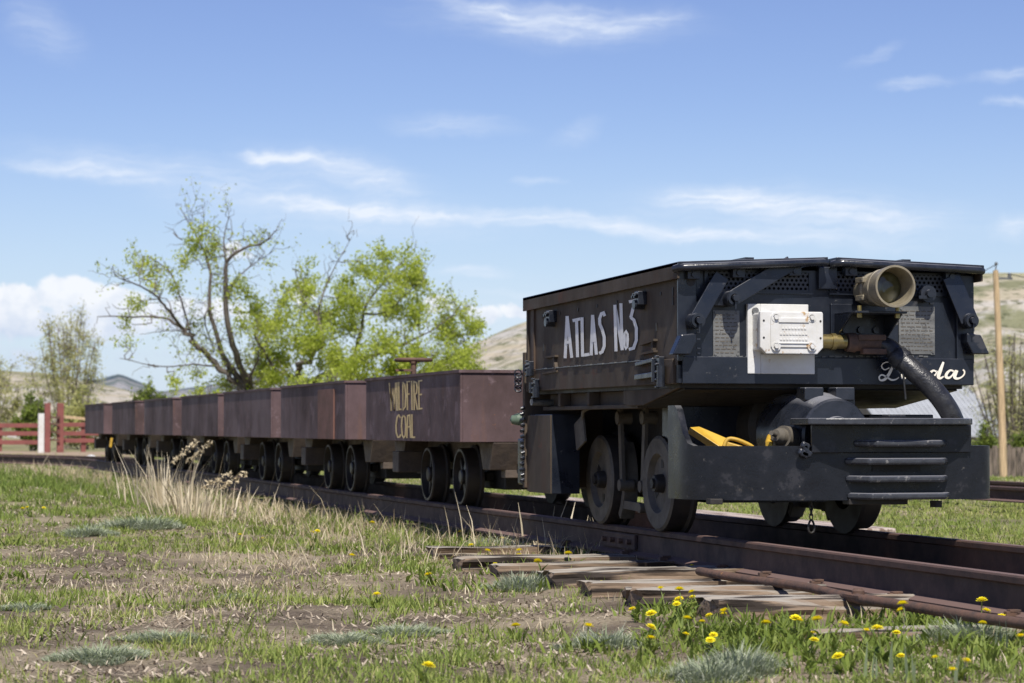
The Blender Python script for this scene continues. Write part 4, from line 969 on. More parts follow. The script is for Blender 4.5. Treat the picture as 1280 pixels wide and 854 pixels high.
labs = ['rusty mine car with WILDFIRE COAL stencilled on its side, next to the locomotive', 'rusty mine car with a welded patch on its side, second behind the locomotive', 'third rusty mine car from the locomotive, plain sided',
        'plain mine car in the middle of the row, fourth from the locomotive', 'fifth mine car from the locomotive, in front of the bare branched tree', 'last but one rusty mine car at the far end of the row', 'farthest mine car at the tail of the row, near the red gate']
cars = []
for i, (yf, px) in enumerate(zip(fronts, corner)):
    r_ = ray(px, 540); xl = r_.x / r_.y * yf
    c_ = proto if i == 0 else copy_tree(proto)
    c_.location = (xl + CW, yf, RT); c_['label'] = labs[i]; cars.append(c_)
bpy.context.view_layer.update()
def car_part(b, i, name, mat, parent=None, **k):
    o = b.build(name, mat, parent or cars[i], **k); return o
# lettering, patch, brake wheel
def z5(p): return (380 + p[0] / 4.267, 440 + p[1] / 4.267)
XS = cars[0].location.x - CW
def to_car(u, v, lift): return AX(u, v, XS - .0025 - lift)
st = [[(455, 166), (465, 314), (473, 190), (481, 314), (489, 164)], [(495, 162), (496, 314)], [(505, 160), (507, 312)], [(506, 306), (521, 306)], [(527, 160), (528, 310), (540, 292), (543, 232), (537, 172), (527, 163)], [(550, 156), (552, 310)], [(550, 160), (566, 157)], [(551, 226), (563, 223)],
      [(574, 154), (576, 310)], [(586, 154), (588, 310)], [(586, 158), (600, 164), (603, 192), (600, 220), (588, 229)], [(591, 230), (605, 308)], [(612, 152), (614, 308)], [(612, 156), (631, 152)], [(613, 229), (629, 226)], [(614, 303), (632, 301)],
      [(514, 352), (506, 336), (497, 346), (491, 390), (492, 430), (500, 455), (510, 454), (516, 440)], [(531, 338), (523, 350), (520, 397), (524, 446), (532, 458), (540, 446), (543, 397), (540, 350), (531, 338)], [(548, 460), (553, 340), (564, 337), (569, 458)], [(551, 400), (567, 399)], [(575, 333), (577, 460)], [(576, 455), (593, 455)]]
b = MB()
for k, s_ in enumerate(st): b.ribbon([z5(p) for p in s_], 1.85, to_car, .0006 * (k % 6))
car_part(b, 0, 'lettering', M['tan'], recalc=False)
b = MB(); bx, by = AY(517, 450, 20.1).x, 20.1; zw = AY(517, 450, 20.1).z
sh = MB().cyl((bx, by, .78), (bx, by, zw), .024, n=12).build('brake_shaft', M['rust'], cars[0])
b = MB().tube([(bx + .15 * math.cos(a), by + .15 * math.sin(a), zw) for a in np.linspace(0, 2 * math.pi, 33)], .016, 8, cap=False)
for k in range(4): b.bar((bx, by, zw), (bx + .15 * math.cos(k * 1.57 + .4), by + .15 * math.sin(k * 1.57 + .4), zw), .026, .016)
b.cyl((bx, by, zw - .03), (bx, by, zw + .02), .034, n=12); b.build('brake_wheel', M['rust'], sh)
MB().bar((bx, by - .01, zw - .09), (bx - .16, by - .01, zw - .09), .02, .02).build('brake_pawl', M['rust'], sh)
x2 = cars[1].location.x - CW; a, c = AX(399, 487, x2), AX(418.5, 546.5, x2)
car_part(MB().box(x2 - .014, x2 - .001, c.y, a.y, CZ0 + .002, AX(409, 487, x2).z), 1, 'welded_patch', M['patch'], bevel=.002)
c6 = cars[6]; MB().boxc((c6.location.x - CW + .12, 41.42, .62), (.04, .04, .16), Matrix.Rotation(R(8), 3, 'Y')).build('coupling_lever', M['yellow'], c6)
# ------------------------------------------------------------------ gate, fences, pole, shed
def gz(x, y): return float(ground_z(x, y))
GY = 82.0
def post(px, pyt, w, y, name, mat, lab, cat, group=None, cap=False):
    p = AY(px, pyt, y); z = gz(p.x, y)
    b = MB().box(p.x - w / 2, p.x + w / 2, y - w / 2, y + w / 2, z - .1, p.z)
    o = b.build(name, mat, base=(p.x, y, z), bevel=.01); return tag(o, lab, cat, group)
post(59.5, 504, .19, GY, 'gate_post', M['redwood'], 'tall red wooden gate post beside the white post', 'gate post', 'red gate posts')
post(75.5, 504, .22, GY + .5, 'gate_post', M['redwood'], 'tall red wooden gate post nearer the last mine car', 'gate post', 'red gate posts')
post(51.5, 517, .19, GY - 2, 'marker_post', M['white'], 'short white painted post in front of the red fence', 'post')
def rail_fence(px0, px1, ys_, y, lab, posts):
    x0, x1 = AY(px0, 540, y).x, AY(px1, 540, y).x
    o = empty('rail_fence', (x0, y, gz(x0, y)), lab, 'fence', 'red rail fences')
    for py in ys_:
        z = AY(30, py, y).z; MB().box(x0, x1, y - .03, y + .03, z - .075, z + .075).build('rail_board', M['redwood'], o, bevel=.006)
    for xx in posts: MB().box(xx - .08, xx + .08, y + .031, y + .19, gz(xx, y) - .1, AY(30, ys_[0] - 3, y).z).build('post', M['redwood'], o)
    return o
xa = AY(-60, 540, GY).x
rail_fence(-200, 48, (532, 542, 553), GY + 1, 'red three board fence to the left of the white post', [xa, xa + 3, AY(2, 540, GY).x])
fo = rail_fence(79, 135, (531, 542, 551), GY + 1.5, 'red board fence between the gate post and the last mine car', [AY(110, 540, GY).x])
o = MB().bar(AY(80, 521, GY + 3), AY(128, 526, GY + 3), .12, .10).build('loading_pole', M['pole'], base=tuple(AY(80, 525, GY + 3))); tag(o, 'pale horizontal pole above the red fence beside the last mine car', 'pole')
c = AY(114, 566, 62); o = MB().lathe((c.x, c.y, gz(c.x, c.y) - .05), (0, 0, 1), [(0, .16), (.1, .17), (.2, .12), (.24, 0)], 12).build('painted_stone', M['white'], base=(c.x, c.y, gz(c.x, c.y))); tag(o, 'white painted stone on the ground by the red fence', 'stone')
# gate hardware between the posts
p = AY(67, 530, GY + .3); g_ = empty('gate', (p.x, GY + .3, gz(p.x, GY)), 'narrow rusty iron gate hung between the two red posts', 'gate')
w_ = (AY(72, 530, GY).x - AY(63, 530, GY).x) / 2 + .08
for py in (522, 530, 540, 550):
    z = AY(67, py, GY + .3).z; MB().box(p.x - w_, p.x + w_, GY + .28, GY + .32, z - .03, z + .03).build('bar', M['rust'], g_)
MB().bar((p.x - w_, GY + .36, AY(67, 550, GY).z), (p.x + w_, GY + .36, AY(67, 520, GY).z), .05, .03).build('brace', M['rust'], g_)
# utility pole and its wire
PY = 60.0
pt, pb = AY(1244.5, 338, PY), AY(1254, 598, PY); d_ = (pb - pt); pb2 = pt + d_ * ((pt.z - gz(pb.x, PY) + .3) / (pt.z - pb.z))
pole = empty('utility_pole', tuple(pb2), 'tall pale leaning wooden utility pole behind the locomotive', 'utility pole')
MB().tube([pb2, pb2.lerp(pt, .5) + Vector((.03, 0, 0)), pt], [.115, .10, .075], 16).build('shaft', M['pole'], pole)
b = MB().cyl(pt, pt + Vector((.02, 0, .18)), .02, n=8); b.lathe(pt + Vector((.02, 0, .14)), (0, 0, 1), [(0, .03), (.02, .045), (.06, .045), (.09, .02), (.09, 0)], 12); b.boxc(pt + Vector((.25, 0, -.22)), (.5, .06, .06)); b.lathe(pt + Vector((.42, 0, -.2)), (0, 0, 1), [(0, .05), (.12, .05), (.14, 0)], 10)
b.build('insulator', M['plate'], pole)
def wire(a, bq, sag, lab):
    pts = [Vector(a).lerp(Vector(bq), k / 24) + Vector((0, 0, -sag * 4 * (k / 24) * (1 - k / 24))) for k in range(25)]
    o = MB().tube(pts, .012, 5).build('overhead_wire', M['dark'], base=tuple(a)); tag(o, lab, 'wire', 'wires on the utility pole')
wire(tuple(pt + Vector((.02, 0, .16))), tuple(AY(900, 455, 175)), 1.0, 'thin black wire running left from the utility pole top')
wire(tuple(pt + Vector((.42, 0, -.1))), tuple(AY(1420, 330, 90)), .4, 'thin black wire running right from the utility pole')
# board fence
FY = 66.0
x0, x1 = AY(1180, 570, FY).x, AY(1480, 570, FY).x
bf = empty('board_fence', (x0, FY, gz(x0, FY)), 'low grey fence of weathered upright boards behind the siding', 'fence')
for k in range(int((x1 - x0) / 2.2) + 1): MB().box(x0 + k * 2.2, x0 + k * 2.2 + .1, FY + .035, FY + .13, gz(x0 + k * 2.2, FY) - .1, .28).build('post', M['fencewood'], bf)
b = MB(); xx = x0
while xx < x1:
    w = random.uniform(.13, .19); zt_ = .30 + random.uniform(-.06, .05); b.box(xx, xx + w - .02, FY - .012 + random.uniform(-.008, .008), FY + .012, gz(xx, FY) - .02, zt_); xx += w
b.build('boards', M['fencewood'], bf)
b = MB().box(x0, x1, FY + .0125, FY + .034, .0, .09); b.box(x0, x1, FY + .0125, FY + .034, -.9, -.81); b.build('cross_rail', M['fencewood'], bf)
# shed with a pale metal roof
SY = 96.0
a, bq = AY(1120, 484, SY + 4), AY(1262, 545, SY)
e0 = AY(1110, 545, SY)
shed = empty('shed', ((e0.x + bq.x) / 2, SY + 4, gz(bq.x, SY)), 'low shed with a pale grey metal roof behind the board fence', 'shed')
zg = gz(bq.x, SY); ze, zr = bq.z, AY(1180, 484, SY + 4).z
b = MB().box(e0.x + .2, bq.x - .2, SY + .3, SY + 7.7, zg - .2, ze); b.ext([(e0.x + .2, SY + .3, ze), (e0.x + .2, SY + 7.7, ze), (e0.x + .2, SY + 4, zr - .05)], (bq.x - e0.x - .4, 0, 0)); b.build('wall', M['shedwall'], shed)
b = MB().ext([(e0.x, SY, ze - .05), (e0.x, SY + 4, zr), (e0.x, SY + 8, ze - .05), (e0.x, SY + 8, ze + .01), (e0.x, SY + 4, zr + .06), (e0.x, SY, ze + .01)], (bq.x - e0.x, 0, 0))
for k in range(24):
    xx = e0.x + (bq.x - e0.x) * (k + .5) / 24; b.bar((xx, SY, ze + .022), (xx, SY + 4, zr + .072), .04, .025)
b.build('roof', M['roofmetal'], shed)
MB().box(e0.x, bq.x, SY + 3.9, SY + 4.1, zr + .09, zr + .22).build('ridge_cap', pmat('green_trim', (.03, .16, .09), .5), shed)

# ------------------------------------------------------------------ trees
def leaf_quads(C, size, flat=.6):
    """C: (n,3) leaf centres -> small folded leaf faces"""
    n = len(C); a = rng.normal(size=(n, 3)); a /= np.linalg.norm(a, axis=1)[:, None]
    b_ = rng.normal(size=(n, 3)); b_ -= a * (a * b_).sum(1)[:, None]; b_ /= np.linalg.norm(b_, axis=1)[:, None]
    s = (size * rng.uniform(.6, 1.35, n))[:, None]
    V = np.stack([C - a * s, C + b_ * s * flat, C + a * s, C - b_ * s * flat], 1).reshape(-1, 3)
    return V, np.arange(4 * n).reshape(-1, 4)
def build_tree(name, lab, cat, base, limbs, clumps, leafm, barkm, leaf=.07, dens=1.0, group=None, twig_r=.012, bare=(), lw=1.0, spread=.62, side=0):
    """limbs: list of (points, r0, r1); clumps: list of (centre, radius xyz, leaves); twigs join each clump to the nearest limb"""
    root = empty(name, tuple(base), lab, cat, group)
    tb = MB(); nodes = []
    for pts, r0, r1 in limbs:
        r0, r1 = r0 * lw, r1 * lw
        P = smooth([Vector(p) for p in pts], 5) if len(pts) > 2 else [Vector(p) for p in pts]
        P = [p + Vector((random.gauss(0, r1 * .9), random.gauss(0, r1 * .9), random.gauss(0, r1 * .9))) if 0 < i < len(P) - 1 else p for i, p in enumerate(P)]
        rr = [r0 + (r1 - r0) * (i / (len(P) - 1)) for i in range(len(P))]
        tb.tube(P, rr, 8); nodes += P
    LC, LT = [], []
    def twig(a, c, r, wob):
        n = 6; P = [a.lerp(c, k / n) + (Vector((random.gauss(0, wob), random.gauss(0, wob), random.gauss(0, wob) + .3 * wob)) if 0 < k < n else Vector()) for k in range(n + 1)]
        tb.tube(P, [r * (1 - .75 * k / n) for k in range(n + 1)], 4, cap=False); return P
    for c, rad, nl in clumps:
        c = Vector(c); near = min(nodes, key=lambda q: (q - c).length + .7 * max(0, q.z - c.z))
        P = twig(near, c, twig_r * 2.2, .05 * (near - c).length + .02)
        src = P[2:]
        ns = max(2, int(nl / 26)); tone = random.random()
        for _ in range(ns):
            d = Vector((random.gauss(0, spread), random.gauss(0, spread), random.gauss(0, spread)))
            e = c + Vector((d.x * rad[0], d.y * rad[1], d.z * rad[2])); s0 = random.choice(src)
            Q = twig(s0, e, twig_r, .06)
            m = int(26 * dens * random.uniform(.5, 1.4)); k = rng.uniform(.25, 1.05, m)
            ctr = np.array([list(Q[0].lerp(Q[-1], float(q))) for q in k]).reshape(-1, 3) + rng.normal(size=(m, 3)) * (.06 + .32 * min(rad) * .5) * np.array([1, 1, 1])
            LC.append(ctr); LT.append(np.clip(rng.normal(.35 + .3 * tone, .2, m), 0, 1))
    for _ in range(side):                                  # fine side twigs off the limbs, some with a few leaves
        a = random.choice(nodes); out_ = (a - Vector(base)); d = Vector((random.gauss(out_.x * .12, .5), random.gauss(0, .5), random.gauss(.35, .45))).normalized() * random.uniform(.35, 1.3)
        Q = twig(a, a + d, .011, .07)
        if random.random() < .38:
            m = random.randint(8, 30); LC.append(np.array([list(random.choice(Q[2:])) for _ in range(m)]) + rng.normal(size=(m, 3)) * .11); LT.append(np.clip(rng.normal(.5, .2, m), 0, 1))
    for a, c, r in bare: twig(Vector(a), Vector(c), r, .08)
    tb.build('trunk', barkm, root, recalc=False)
    C = np.concatenate(LC); T = np.concatenate(LT); V, Fq = leaf_quads(C, leaf)
    o = fast_mesh('crown', V - np.array(list(base)), Fq, leafm, np.repeat(T, 4)); o.parent = root
    return root
TD = 66.0
def tp(px, py, dy=0.0): return AY(px, py, TD + dy)
def cl(px, py, rx, ry, n, dy=None):
    k = TD / FPX; return (tp(px, py, random.uniform(-2.2, 2.2) if dy is None else dy), (rx * k, max(.5, rx * k * .8), ry * k), n)
# the half bare tree on the left
bse = AY(318, 545, TD); bse.z = gz(bse.x, TD)
T1 = [([bse, tp(316, 505), tp(305, 478)], .30, .24), ([tp(308, 500), tp(290, 478), tp(268, 455), tp(242, 430), tp(230, 412)], .20, .13), ([tp(230, 412), tp(212, 390, -1), tp(193, 368, -1.5), tp(148, 347, -2.5)], .10, .03),
      ([tp(232, 414), tp(205, 398, 1), tp(169, 396, 1.5), tp(122, 396, 2)], .09, .025), ([tp(242, 430), tp(226, 376, 1.6), tp(212, 340, 2), tp(185, 320, 2.4)], .07, .02),
      ([tp(305, 480), tp(284, 455), tp(274, 430, .6), tp(262, 384, .8), tp(262, 335, 1), tp(248, 300, 1), tp(226, 262, 1.2)], .20, .02), ([tp(308, 478), tp(294, 440, -.6), tp(284, 400, -.9), tp(282, 350, -1), (tp(285, 325, -1)), tp(306, 310, -1.2), tp(330, 303, -1.4), tp(346, 288, -1.6)], .20, .02),
      ([tp(284, 340, -1), tp(280, 300, -.6), tp(286, 272, -.4)], .06, .012), ([tp(283, 370, -1), tp(300, 345, .2), tp(318, 330, .8), tp(336, 318, 1.2)], .055, .015), ([tp(305, 485), tp(322, 450, -1), tp(322, 425, -1.4)], .09, .03),
      ([tp(270, 458), tp(240, 456, -1), tp(200, 458, -1.8), tp(150, 448, -2.5)], .055, .015), ([tp(262, 450, .5), tp(230, 415, 1.4), tp(175, 418, 2)], .05, .012), ([tp(262, 384, .8), tp(256, 400, 0), tp(268, 440, .3)], .05, .03), ([tp(250, 302, 1), tp(255, 275, 1.2), tp(252, 255, 1.3)], .03, .008)]
C1 = [cl(238, 300, 13, 20, 200), cl(232, 328, 16, 16, 130), cl(264, 312, 12, 18, 170), cl(252, 286, 10, 10, 80), cl(180, 330, 14, 14, 150), cl(165, 318, 10, 12, 90), cl(205, 340, 16, 12, 110), cl(212, 360, 12, 14, 90), cl(162, 380, 13, 16, 150), cl(156, 400, 12, 14, 90), cl(190, 352, 13, 12, 90), cl(300, 350, 14, 12, 70),
      cl(158, 425, 9, 14, 50), cl(240, 400, 12, 18, 60), cl(312, 370, 20, 20, 160), cl(320, 400, 20, 22, 200), cl(300, 410, 14, 20, 120), cl(245, 470, 20, 12, 100), cl(288, 372, 12, 18, 60), cl(270, 345, 10, 15, 70), cl(225, 485, 24, 10, 120), cl(330, 470, 22, 14, 200), cl(280, 480, 22, 10, 130)]
bare1 = [(tp(228, 300, 1), tp(206, 283, 1), .02), (tp(340, 300, -1.5), tp(318, 285, -1.5), .015), (tp(284, 300, -.6), tp(292, 262, -.5), .016), (tp(310, 310, -1), tp(318, 288, -1), .014), (tp(148, 347, -2.5), tp(140, 335, -2.6), .015), (tp(169, 396, 1.5), tp(140, 380, 1.5), .02), (tp(190, 398, 1), tp(165, 420, .6), .02), (tp(200, 458, -1.8), tp(165, 470, -2), .015)]
build_tree('cottonwood_tree', 'half bare dark branched tree with thin leaf tufts behind the mine cars', 'tree', bse, T1, C1, M['leaf_lime'], M['bark'], .041, 2.4, 'big trees behind the mine cars', .009, bare1, .5, .62, 240)
# the leafy one
bse = AY(392, 548, TD + 2); bse.z = gz(bse.x, TD + 2)
T2 = [([bse, tp(390, 510, 2), tp(382, 478, 1.5)], .34, .30), ([tp(384, 488, 1.5), tp(372, 462, .4), tp(388, 446, -.8), tp(405, 426, -1.6)], .20, .09), ([tp(386, 484, 1.5), tp(415, 462, .5), tp(440, 456, 0), tp(478, 440, -.5), tp(510, 430, -.8)], .19, .05),
      ([tp(405, 428, -1.5), tp(398, 395, -1), tp(405, 365, -.6), tp(418, 335, -.4), tp(440, 296, -.2)], .08, .012), ([tp(440, 456, 0), tp(452, 410, .8), tp(456, 385, 1), tp(470, 365, 1.2), tp(500, 330, 1.4), tp(515, 318, 1.4)], .11, .02),
      ([tp(456, 392, 1), tp(478, 392, .2), tp(500, 375, -.3), tp(530, 350, -.5)], .07, .02), ([tp(382, 480, 1.5), tp(345, 462, 1), tp(330, 440, .6), tp(318, 420, .3)], .12, .03), ([tp(330, 442, .6), tp(340, 405, 1.2), tp(352, 375, 1.4)], .06, .015),
      ([tp(478, 440, -.5), tp(520, 445, 0), tp(560, 440, .2), tp(590, 420, .2)], .06, .012), ([tp(500, 432, -.7), tp(545, 410, -.9), tp(575, 385, -1)], .05, .012), ([tp(402, 400, -1), tp(380, 375, -.6), tp(372, 350, -.4)], .045, .012), ([tp(415, 462, .5), tp(440, 476, -1), tp(475, 478, -1.6)], .09, .03)]
C2 = [cl(505, 340, 16, 24, 340), cl(522, 352, 13, 22, 240), cl(478, 352, 18, 22, 320), cl(460, 330, 12, 16, 160), cl(480, 320, 10, 12, 120), cl(452, 372, 20, 20, 300), cl(490, 385, 22, 18, 300), cl(520, 400, 20, 22, 300), cl(545, 395, 16, 24, 260), cl(560, 372, 8, 16, 90), cl(566, 415, 18, 18, 240), cl(590, 410, 12, 14, 130), cl(600, 402, 8, 10, 70),
      cl(585, 440, 16, 16, 200), cl(550, 450, 24, 18, 320), cl(515, 455, 24, 16, 340), cl(480, 430, 26, 20, 340), cl(455, 445, 24, 18, 320), cl(430, 410, 24, 22, 360), cl(400, 395, 22, 20, 300), cl(385, 365, 12, 16, 130), cl(392, 345, 9, 14, 110), cl(388, 425, 22, 18, 300), cl(360, 420, 20, 22, 300), cl(345, 395, 16, 22, 220),
      cl(355, 380, 12, 14, 120), cl(330, 410, 15, 18, 200), cl(320, 385, 12, 18, 170), cl(350, 445, 22, 16, 300), cl(325, 455, 18, 14, 240), cl(420, 450, 20, 14, 260), cl(440, 470, 26, 10, 320), cl(490, 470, 26, 10, 320), cl(540, 468, 24, 10, 300), cl(345, 475, 24, 10, 280), cl(400, 440, 16, 12, 150), cl(375, 350, 8, 10, 60), cl(430, 350, 12, 12, 90), cl(435, 385, 18, 14, 200), cl(575, 460, 20, 10, 200), cl(602, 455, 8, 12, 70)]
bare2 = [(tp(438, 300, -.2), tp(446, 290, -.2), .015), (tp(412, 350, -.5), tp(413, 318, -.4), .018), (tp(425, 325, -.4), tp(420, 305, -.4), .012)]
build_tree('cottonwood_tree', 'leafy bright lime green tree with a thick bare limb behind the mine cars', 'tree', bse, T2, C2, M['leaf_lime'], M['bark'], .044, 4.0, 'big trees behind the mine cars', .008, bare2, .5, .86, 170)
# thin upright trees at the left and other bushes: grown from random upright stems
def whip(name, lab, cat, px0, px1, pyt, pyb, D, nst, leafm, barkm, nleaf, leaf, group=None, base_px=None, spread=1.0, stem=.06, ncl=5, fall=.55, bulge=.1, cr=.17):
    k = D / FPX; bx_ = AY(base_px if base_px else (px0 + px1) / 2, pyb, D); z = gz(bx_.x, D); bx_.z = z
    limbs, clumps = [], []
    h = AY(px0, pyt, D).z - z; cx = (AY(px0, 500, D).x + AY(px1, 500, D).x) / 2; w = (px1 - px0) * k / 2
    for i in range(nst):
        u = -1 + 2 * (i + random.random()) / nst; v = random.uniform(-1, 1); hh = h * (1 - fall * u * u) * random.uniform(.78, 1.0)
        tip = Vector((cx + u * w * .85, D + v * w * .7, z + hh)); a = bx_ + Vector((random.gauss(0, .12) * spread * w * .3, random.gauss(0, .1), 0))
        mid = a.lerp(tip, .5) + Vector(((tip.x - a.x) * bulge, 0, hh * .03)); limbs.append(([a, mid, tip], stem * random.uniform(.7, 1.2), .012))
        for j in range(ncl):
            t_ = random.uniform(.30, 1.0); c = (a.lerp(mid, t_ * 2) if t_ < .5 else mid.lerp(tip, t_ * 2 - 1)) + Vector((random.gauss(0, w * .16), random.gauss(0, w * .16), random.gauss(0, h * .04)))
            clumps.append((c, (w * cr, w * cr, h * .085), nleaf))
    return build_tree(name, lab, cat, bx_, limbs, clumps, leafm, barkm, leaf, 1.0, group, .010)
G = 'thin trees beyond the red fence'
whip('poplar_tree', 'tall thin leaved grey green tree behind the red gate', 'tree', 34, 132, 366, 520, 100, 15, M['leaf_olive'], M['palebark'], 85, .042, G, stem=.035, ncl=8, fall=.42, bulge=.12, cr=.26)
whip('poplar_tree', 'shorter thin leaved tree cut off by the left edge', 'tree', -50, 34, 428, 525, 105, 11, M['leaf_olive'], M['palebark'], 100, .045, G, stem=.035, ncl=8, bulge=.12, cr=.26)
whip('shrub', 'round green bush behind the red fence at the left', 'shrub', 14, 66, 494, 532, 92, 9, M['leaf_green'], M['bark'], 130, .06, 'bushes beyond the red fence', spread=3, stem=.03, ncl=6)
whip('shrub', 'low olive bush between the red gate and the mine cars', 'shrub', 70, 140, 490, 530, 96, 9, M['leaf_olive'], M['bark'], 110, .06, 'bushes beyond the red fence', spread=3, stem=.03, ncl=6)
whip('shrub', 'small pale green shrub showing above the middle mine cars', 'shrub', 150, 215, 478, 530, 90, 9, M['leaf_green'], M['bark'], 100, .06, 'bushes beyond the red fence', spread=3, stem=.03, ncl=6)
whip('shrub', 'sprawling lime shrub above the cars below the half bare tree', 'shrub', 205, 300, 474, 530, 78, 8, M['leaf_lime'], M['bark'], 90, .06, 'bushes beyond the red fence', spread=3, stem=.03, ncl=6)
whip('shrub', 'long lime shrub right behind the car tops below the leafy tree', 'shrub', 330, 470, 462, 530, 60, 12, M['leaf_lime'], M['bark'], 90, .045, 'bushes beyond the red fence', spread=3, stem=.03, ncl=7, fall=.3)
whip('shrub', 'lime shrub behind the lettered car below the brake wheel', 'shrub', 455, 600, 452, 530, 61, 12, M['leaf_lime'], M['bark'], 90, .045, 'bushes beyond the red fence', spread=3, stem=.03, ncl=7, fall=.4)
whip('bare_tree', 'twiggy tree with sparse yellowish leaves behind the utility pole', 'tree', 1196, 1330, 410, 552, 76, 22, M['leaf_olive'], M['bark'], 26, .032, None, base_px=1268, spread=1.0, stem=.07, ncl=8, fall=.35)
whip('shrub', 'low green bush beside the utility pole in front of the shed', 'shrub', 1205, 1262, 535, 566, 70, 10, M['leaf_green'], M['bark'], 130, .05, 'bushes by the board fence', spread=4, stem=.02, ncl=7)
whip('shrub', 'low green bush behind the board fence at the right edge', 'shrub', 1255, 1330, 530, 566, 71, 10, M['leaf_green'], M['bark'], 130, .05, 'bushes by the board fence', spread=4, stem=.02, ncl=7)

# ------------------------------------------------------------------ grass and small plants
def place(n, d0, d1, power, half=.27, extra=1.2):
    u = rng.random(n); e = 2 - power
    D = (d0 ** e + u * (d1 ** e - d0 ** e)) ** (1 / e)
    Xl = rng.uniform(-1, 1, n) * (half * D + extra)
    return D * math.sin(HEAD) + Xl * math.cos(HEAD), D * math.cos(HEAD) - Xl * math.sin(HEAD), D
def blades(x, y, z, h, w, lean, az_, curve=.35):
    """upright tapering strips, two quads each"""
    n = len(x); dx, dy = np.cos(az_), np.sin(az_); face = az_ + np.pi / 2 + rng.normal(0, .7, n)
    wx, wy = np.cos(face) * w / 2, np.sin(face) * w / 2
    def ring(t, ww): 
        off = lean * h * (t * (1 - curve) + curve * t * t); zz = z + h * t * np.sqrt(np.clip(1 - (lean * t) ** 2 * .6, .15, 1))
        return np.stack([x + dx * off - wx * ww, y + dy * off - wy * ww, zz], 1), np.stack([x + dx * off + wx * ww, y + dy * off + wy * ww, zz], 1)
    a, b_ = ring(0, 1); c, d = ring(.55, .8); e, f = ring(1, .12)
    V = np.stack([a, b_, c, d, e, f], 1).reshape(-1, 3); o = np.arange(n)[:, None] * 6
    Fq = np.concatenate([o + np.array([[0, 1, 3, 2]]), o + np.array([[2, 3, 5, 4]])], 0)
    return V, Fq
def make_blades(name, x, y, h, w, lean, mat, tint, curve=.35):
    z = ground_z(x, y) - .004; V, Fq = blades(x, y, z, h, w, lean, rng.uniform(0, 6.283, len(x)), curve)
    return fast_mesh(name, V, Fq, mat, np.repeat(tint, 6), kind='stuff')
def tuft(x, y, k, s):
    """turn each seed into k blades around it"""
    X_ = np.repeat(x, k) + rng.normal(0, 1, len(x) * k) * np.repeat(s, k); Y_ = np.repeat(y, k) + rng.normal(0, 1, len(x) * k) * np.repeat(s, k); return X_, Y_
def left_of(x, y): return (track_x(y) - .58) - x
TIEZONE = lambda x, y: (x > 3.5) & (x < 4.75) & (y < 14.2) & (y > 8.6)
ONTRACK = lambda x, y: np.abs(x - track_x(y)) < .62
# green blades
x, y, D = place(46000, 7.2, 75, 1.6)
s_ = left_of(x, y); n1 = fbm(x * .55, y * .55, 21, 3); n2 = vnoise(x * 2.3, y * 2.3, 22)
pr = sstep(.44, .62, n1 * .7 + n2 * .3)
pr = np.where((s_ > 0) & (D < 21), .15 + .80 * pr, pr)
pr = np.where((D > 21) & (s_ > 1.0), .30 + .6 * pr, pr)
pr = np.where((s_ > 0) & (s_ < .9), np.minimum(np.maximum(pr, .25), .45), pr)
pr = pr * np.where((s_ > 0) & (D < 24), .35 + 1.1 * sstep(.3, .7, vnoise(x * 3.1, y * 2.2, 24)), 1)
pr = np.where(s_ < -1.7, .85, pr)
pr = np.where(ONTRACK(x, y), .10, pr); pr = np.where(TIEZONE(x, y), pr * .45, pr)
keep = rng.random(len(x)) < pr; x, y, D = x[keep], y[keep], D[keep]
k = 15; sp = rng.uniform(.012, .05, len(x)) * (1 + D / 40)
X_, Y_ = tuft(x, y, k, sp); DD = np.repeat(D, k); s_ = left_of(X_, Y_)
tall = .020 + .034 * vnoise(X_ * .8, Y_ * .8, 5) + .018 * sstep(.5, .9, vnoise(X_ * 3.1, Y_ * 2.2, 24)) + .05 * sstep(20, 30, DD) * (s_ > .8) + .05 * ((s_ > 0) & (s_ < .8)) * sstep(13, 16, Y_)
tall = np.where(s_ < -1, .03 + .02 * rng.random(len(X_)), tall)
h = .85 * tall * rng.lognormal(0, .35, len(X_)); w = (.0034 + .00022 * DD) * rng.uniform(.7, 1.4, len(X_))
tn_ = np.clip(.28 + .42 * fbm(X_ * .9, Y_ * .9, 31, 3) + rng.normal(0, .17, len(X_)) + .12 * (s_ < -1) - .16 * sstep(22, 32, DD) * (s_ > 0) + .10 * (DD < 20) * (s_ > 1.5), 0, 1)
make_blades('grass', X_, Y_, h, w, rng.uniform(.15, 1.0, len(X_)), M['grass'], tn_)
# standing dry grass: along the rail and in patches
x, y, D = place(26000, 7.4, 60, 1.5)
s_ = left_of(x, y); n1 = fbm(x * .7, y * .7, 61, 3)
width = .45 + 1.1 * sstep(15, 24, y)
pr = .95 * sstep(width, width * .6, s_) * (s_ > .05) * sstep(13.2, 14.6, y)
pr = np.maximum(pr, .30 * sstep(.50, .64, n1) * (s_ > 0)); pr = np.maximum(pr, .40 * sstep(.50, .62, n1) * (s_ < -1.6))
pr = np.where(TIEZONE(x, y), .06, pr); pr = np.where(ONTRACK(x, y), .02, pr)
keep = rng.random(len(x)) < pr; x, y, D = x[keep], y[keep], D[keep]
k = 9; X_, Y_ = tuft(x, y, k, rng.uniform(.02, .07, len(x))); DD = np.repeat(D, k); s_ = left_of(X_, Y_)
h = np.where(s_ > 0, .04 + .10 * sstep(2.6, 1.0, s_ - .5 * sstep(18, 26, Y_)) * rng.random(len(X_)) * sstep(12.5, 15, Y_), .035) * rng.lognormal(0, .35, len(X_)) * np.where(rng.random(len(X_)) < .05, 1.9, 1.0)
w = (.0028 + .00018 * DD) * rng.uniform(.7, 1.4, len(X_))
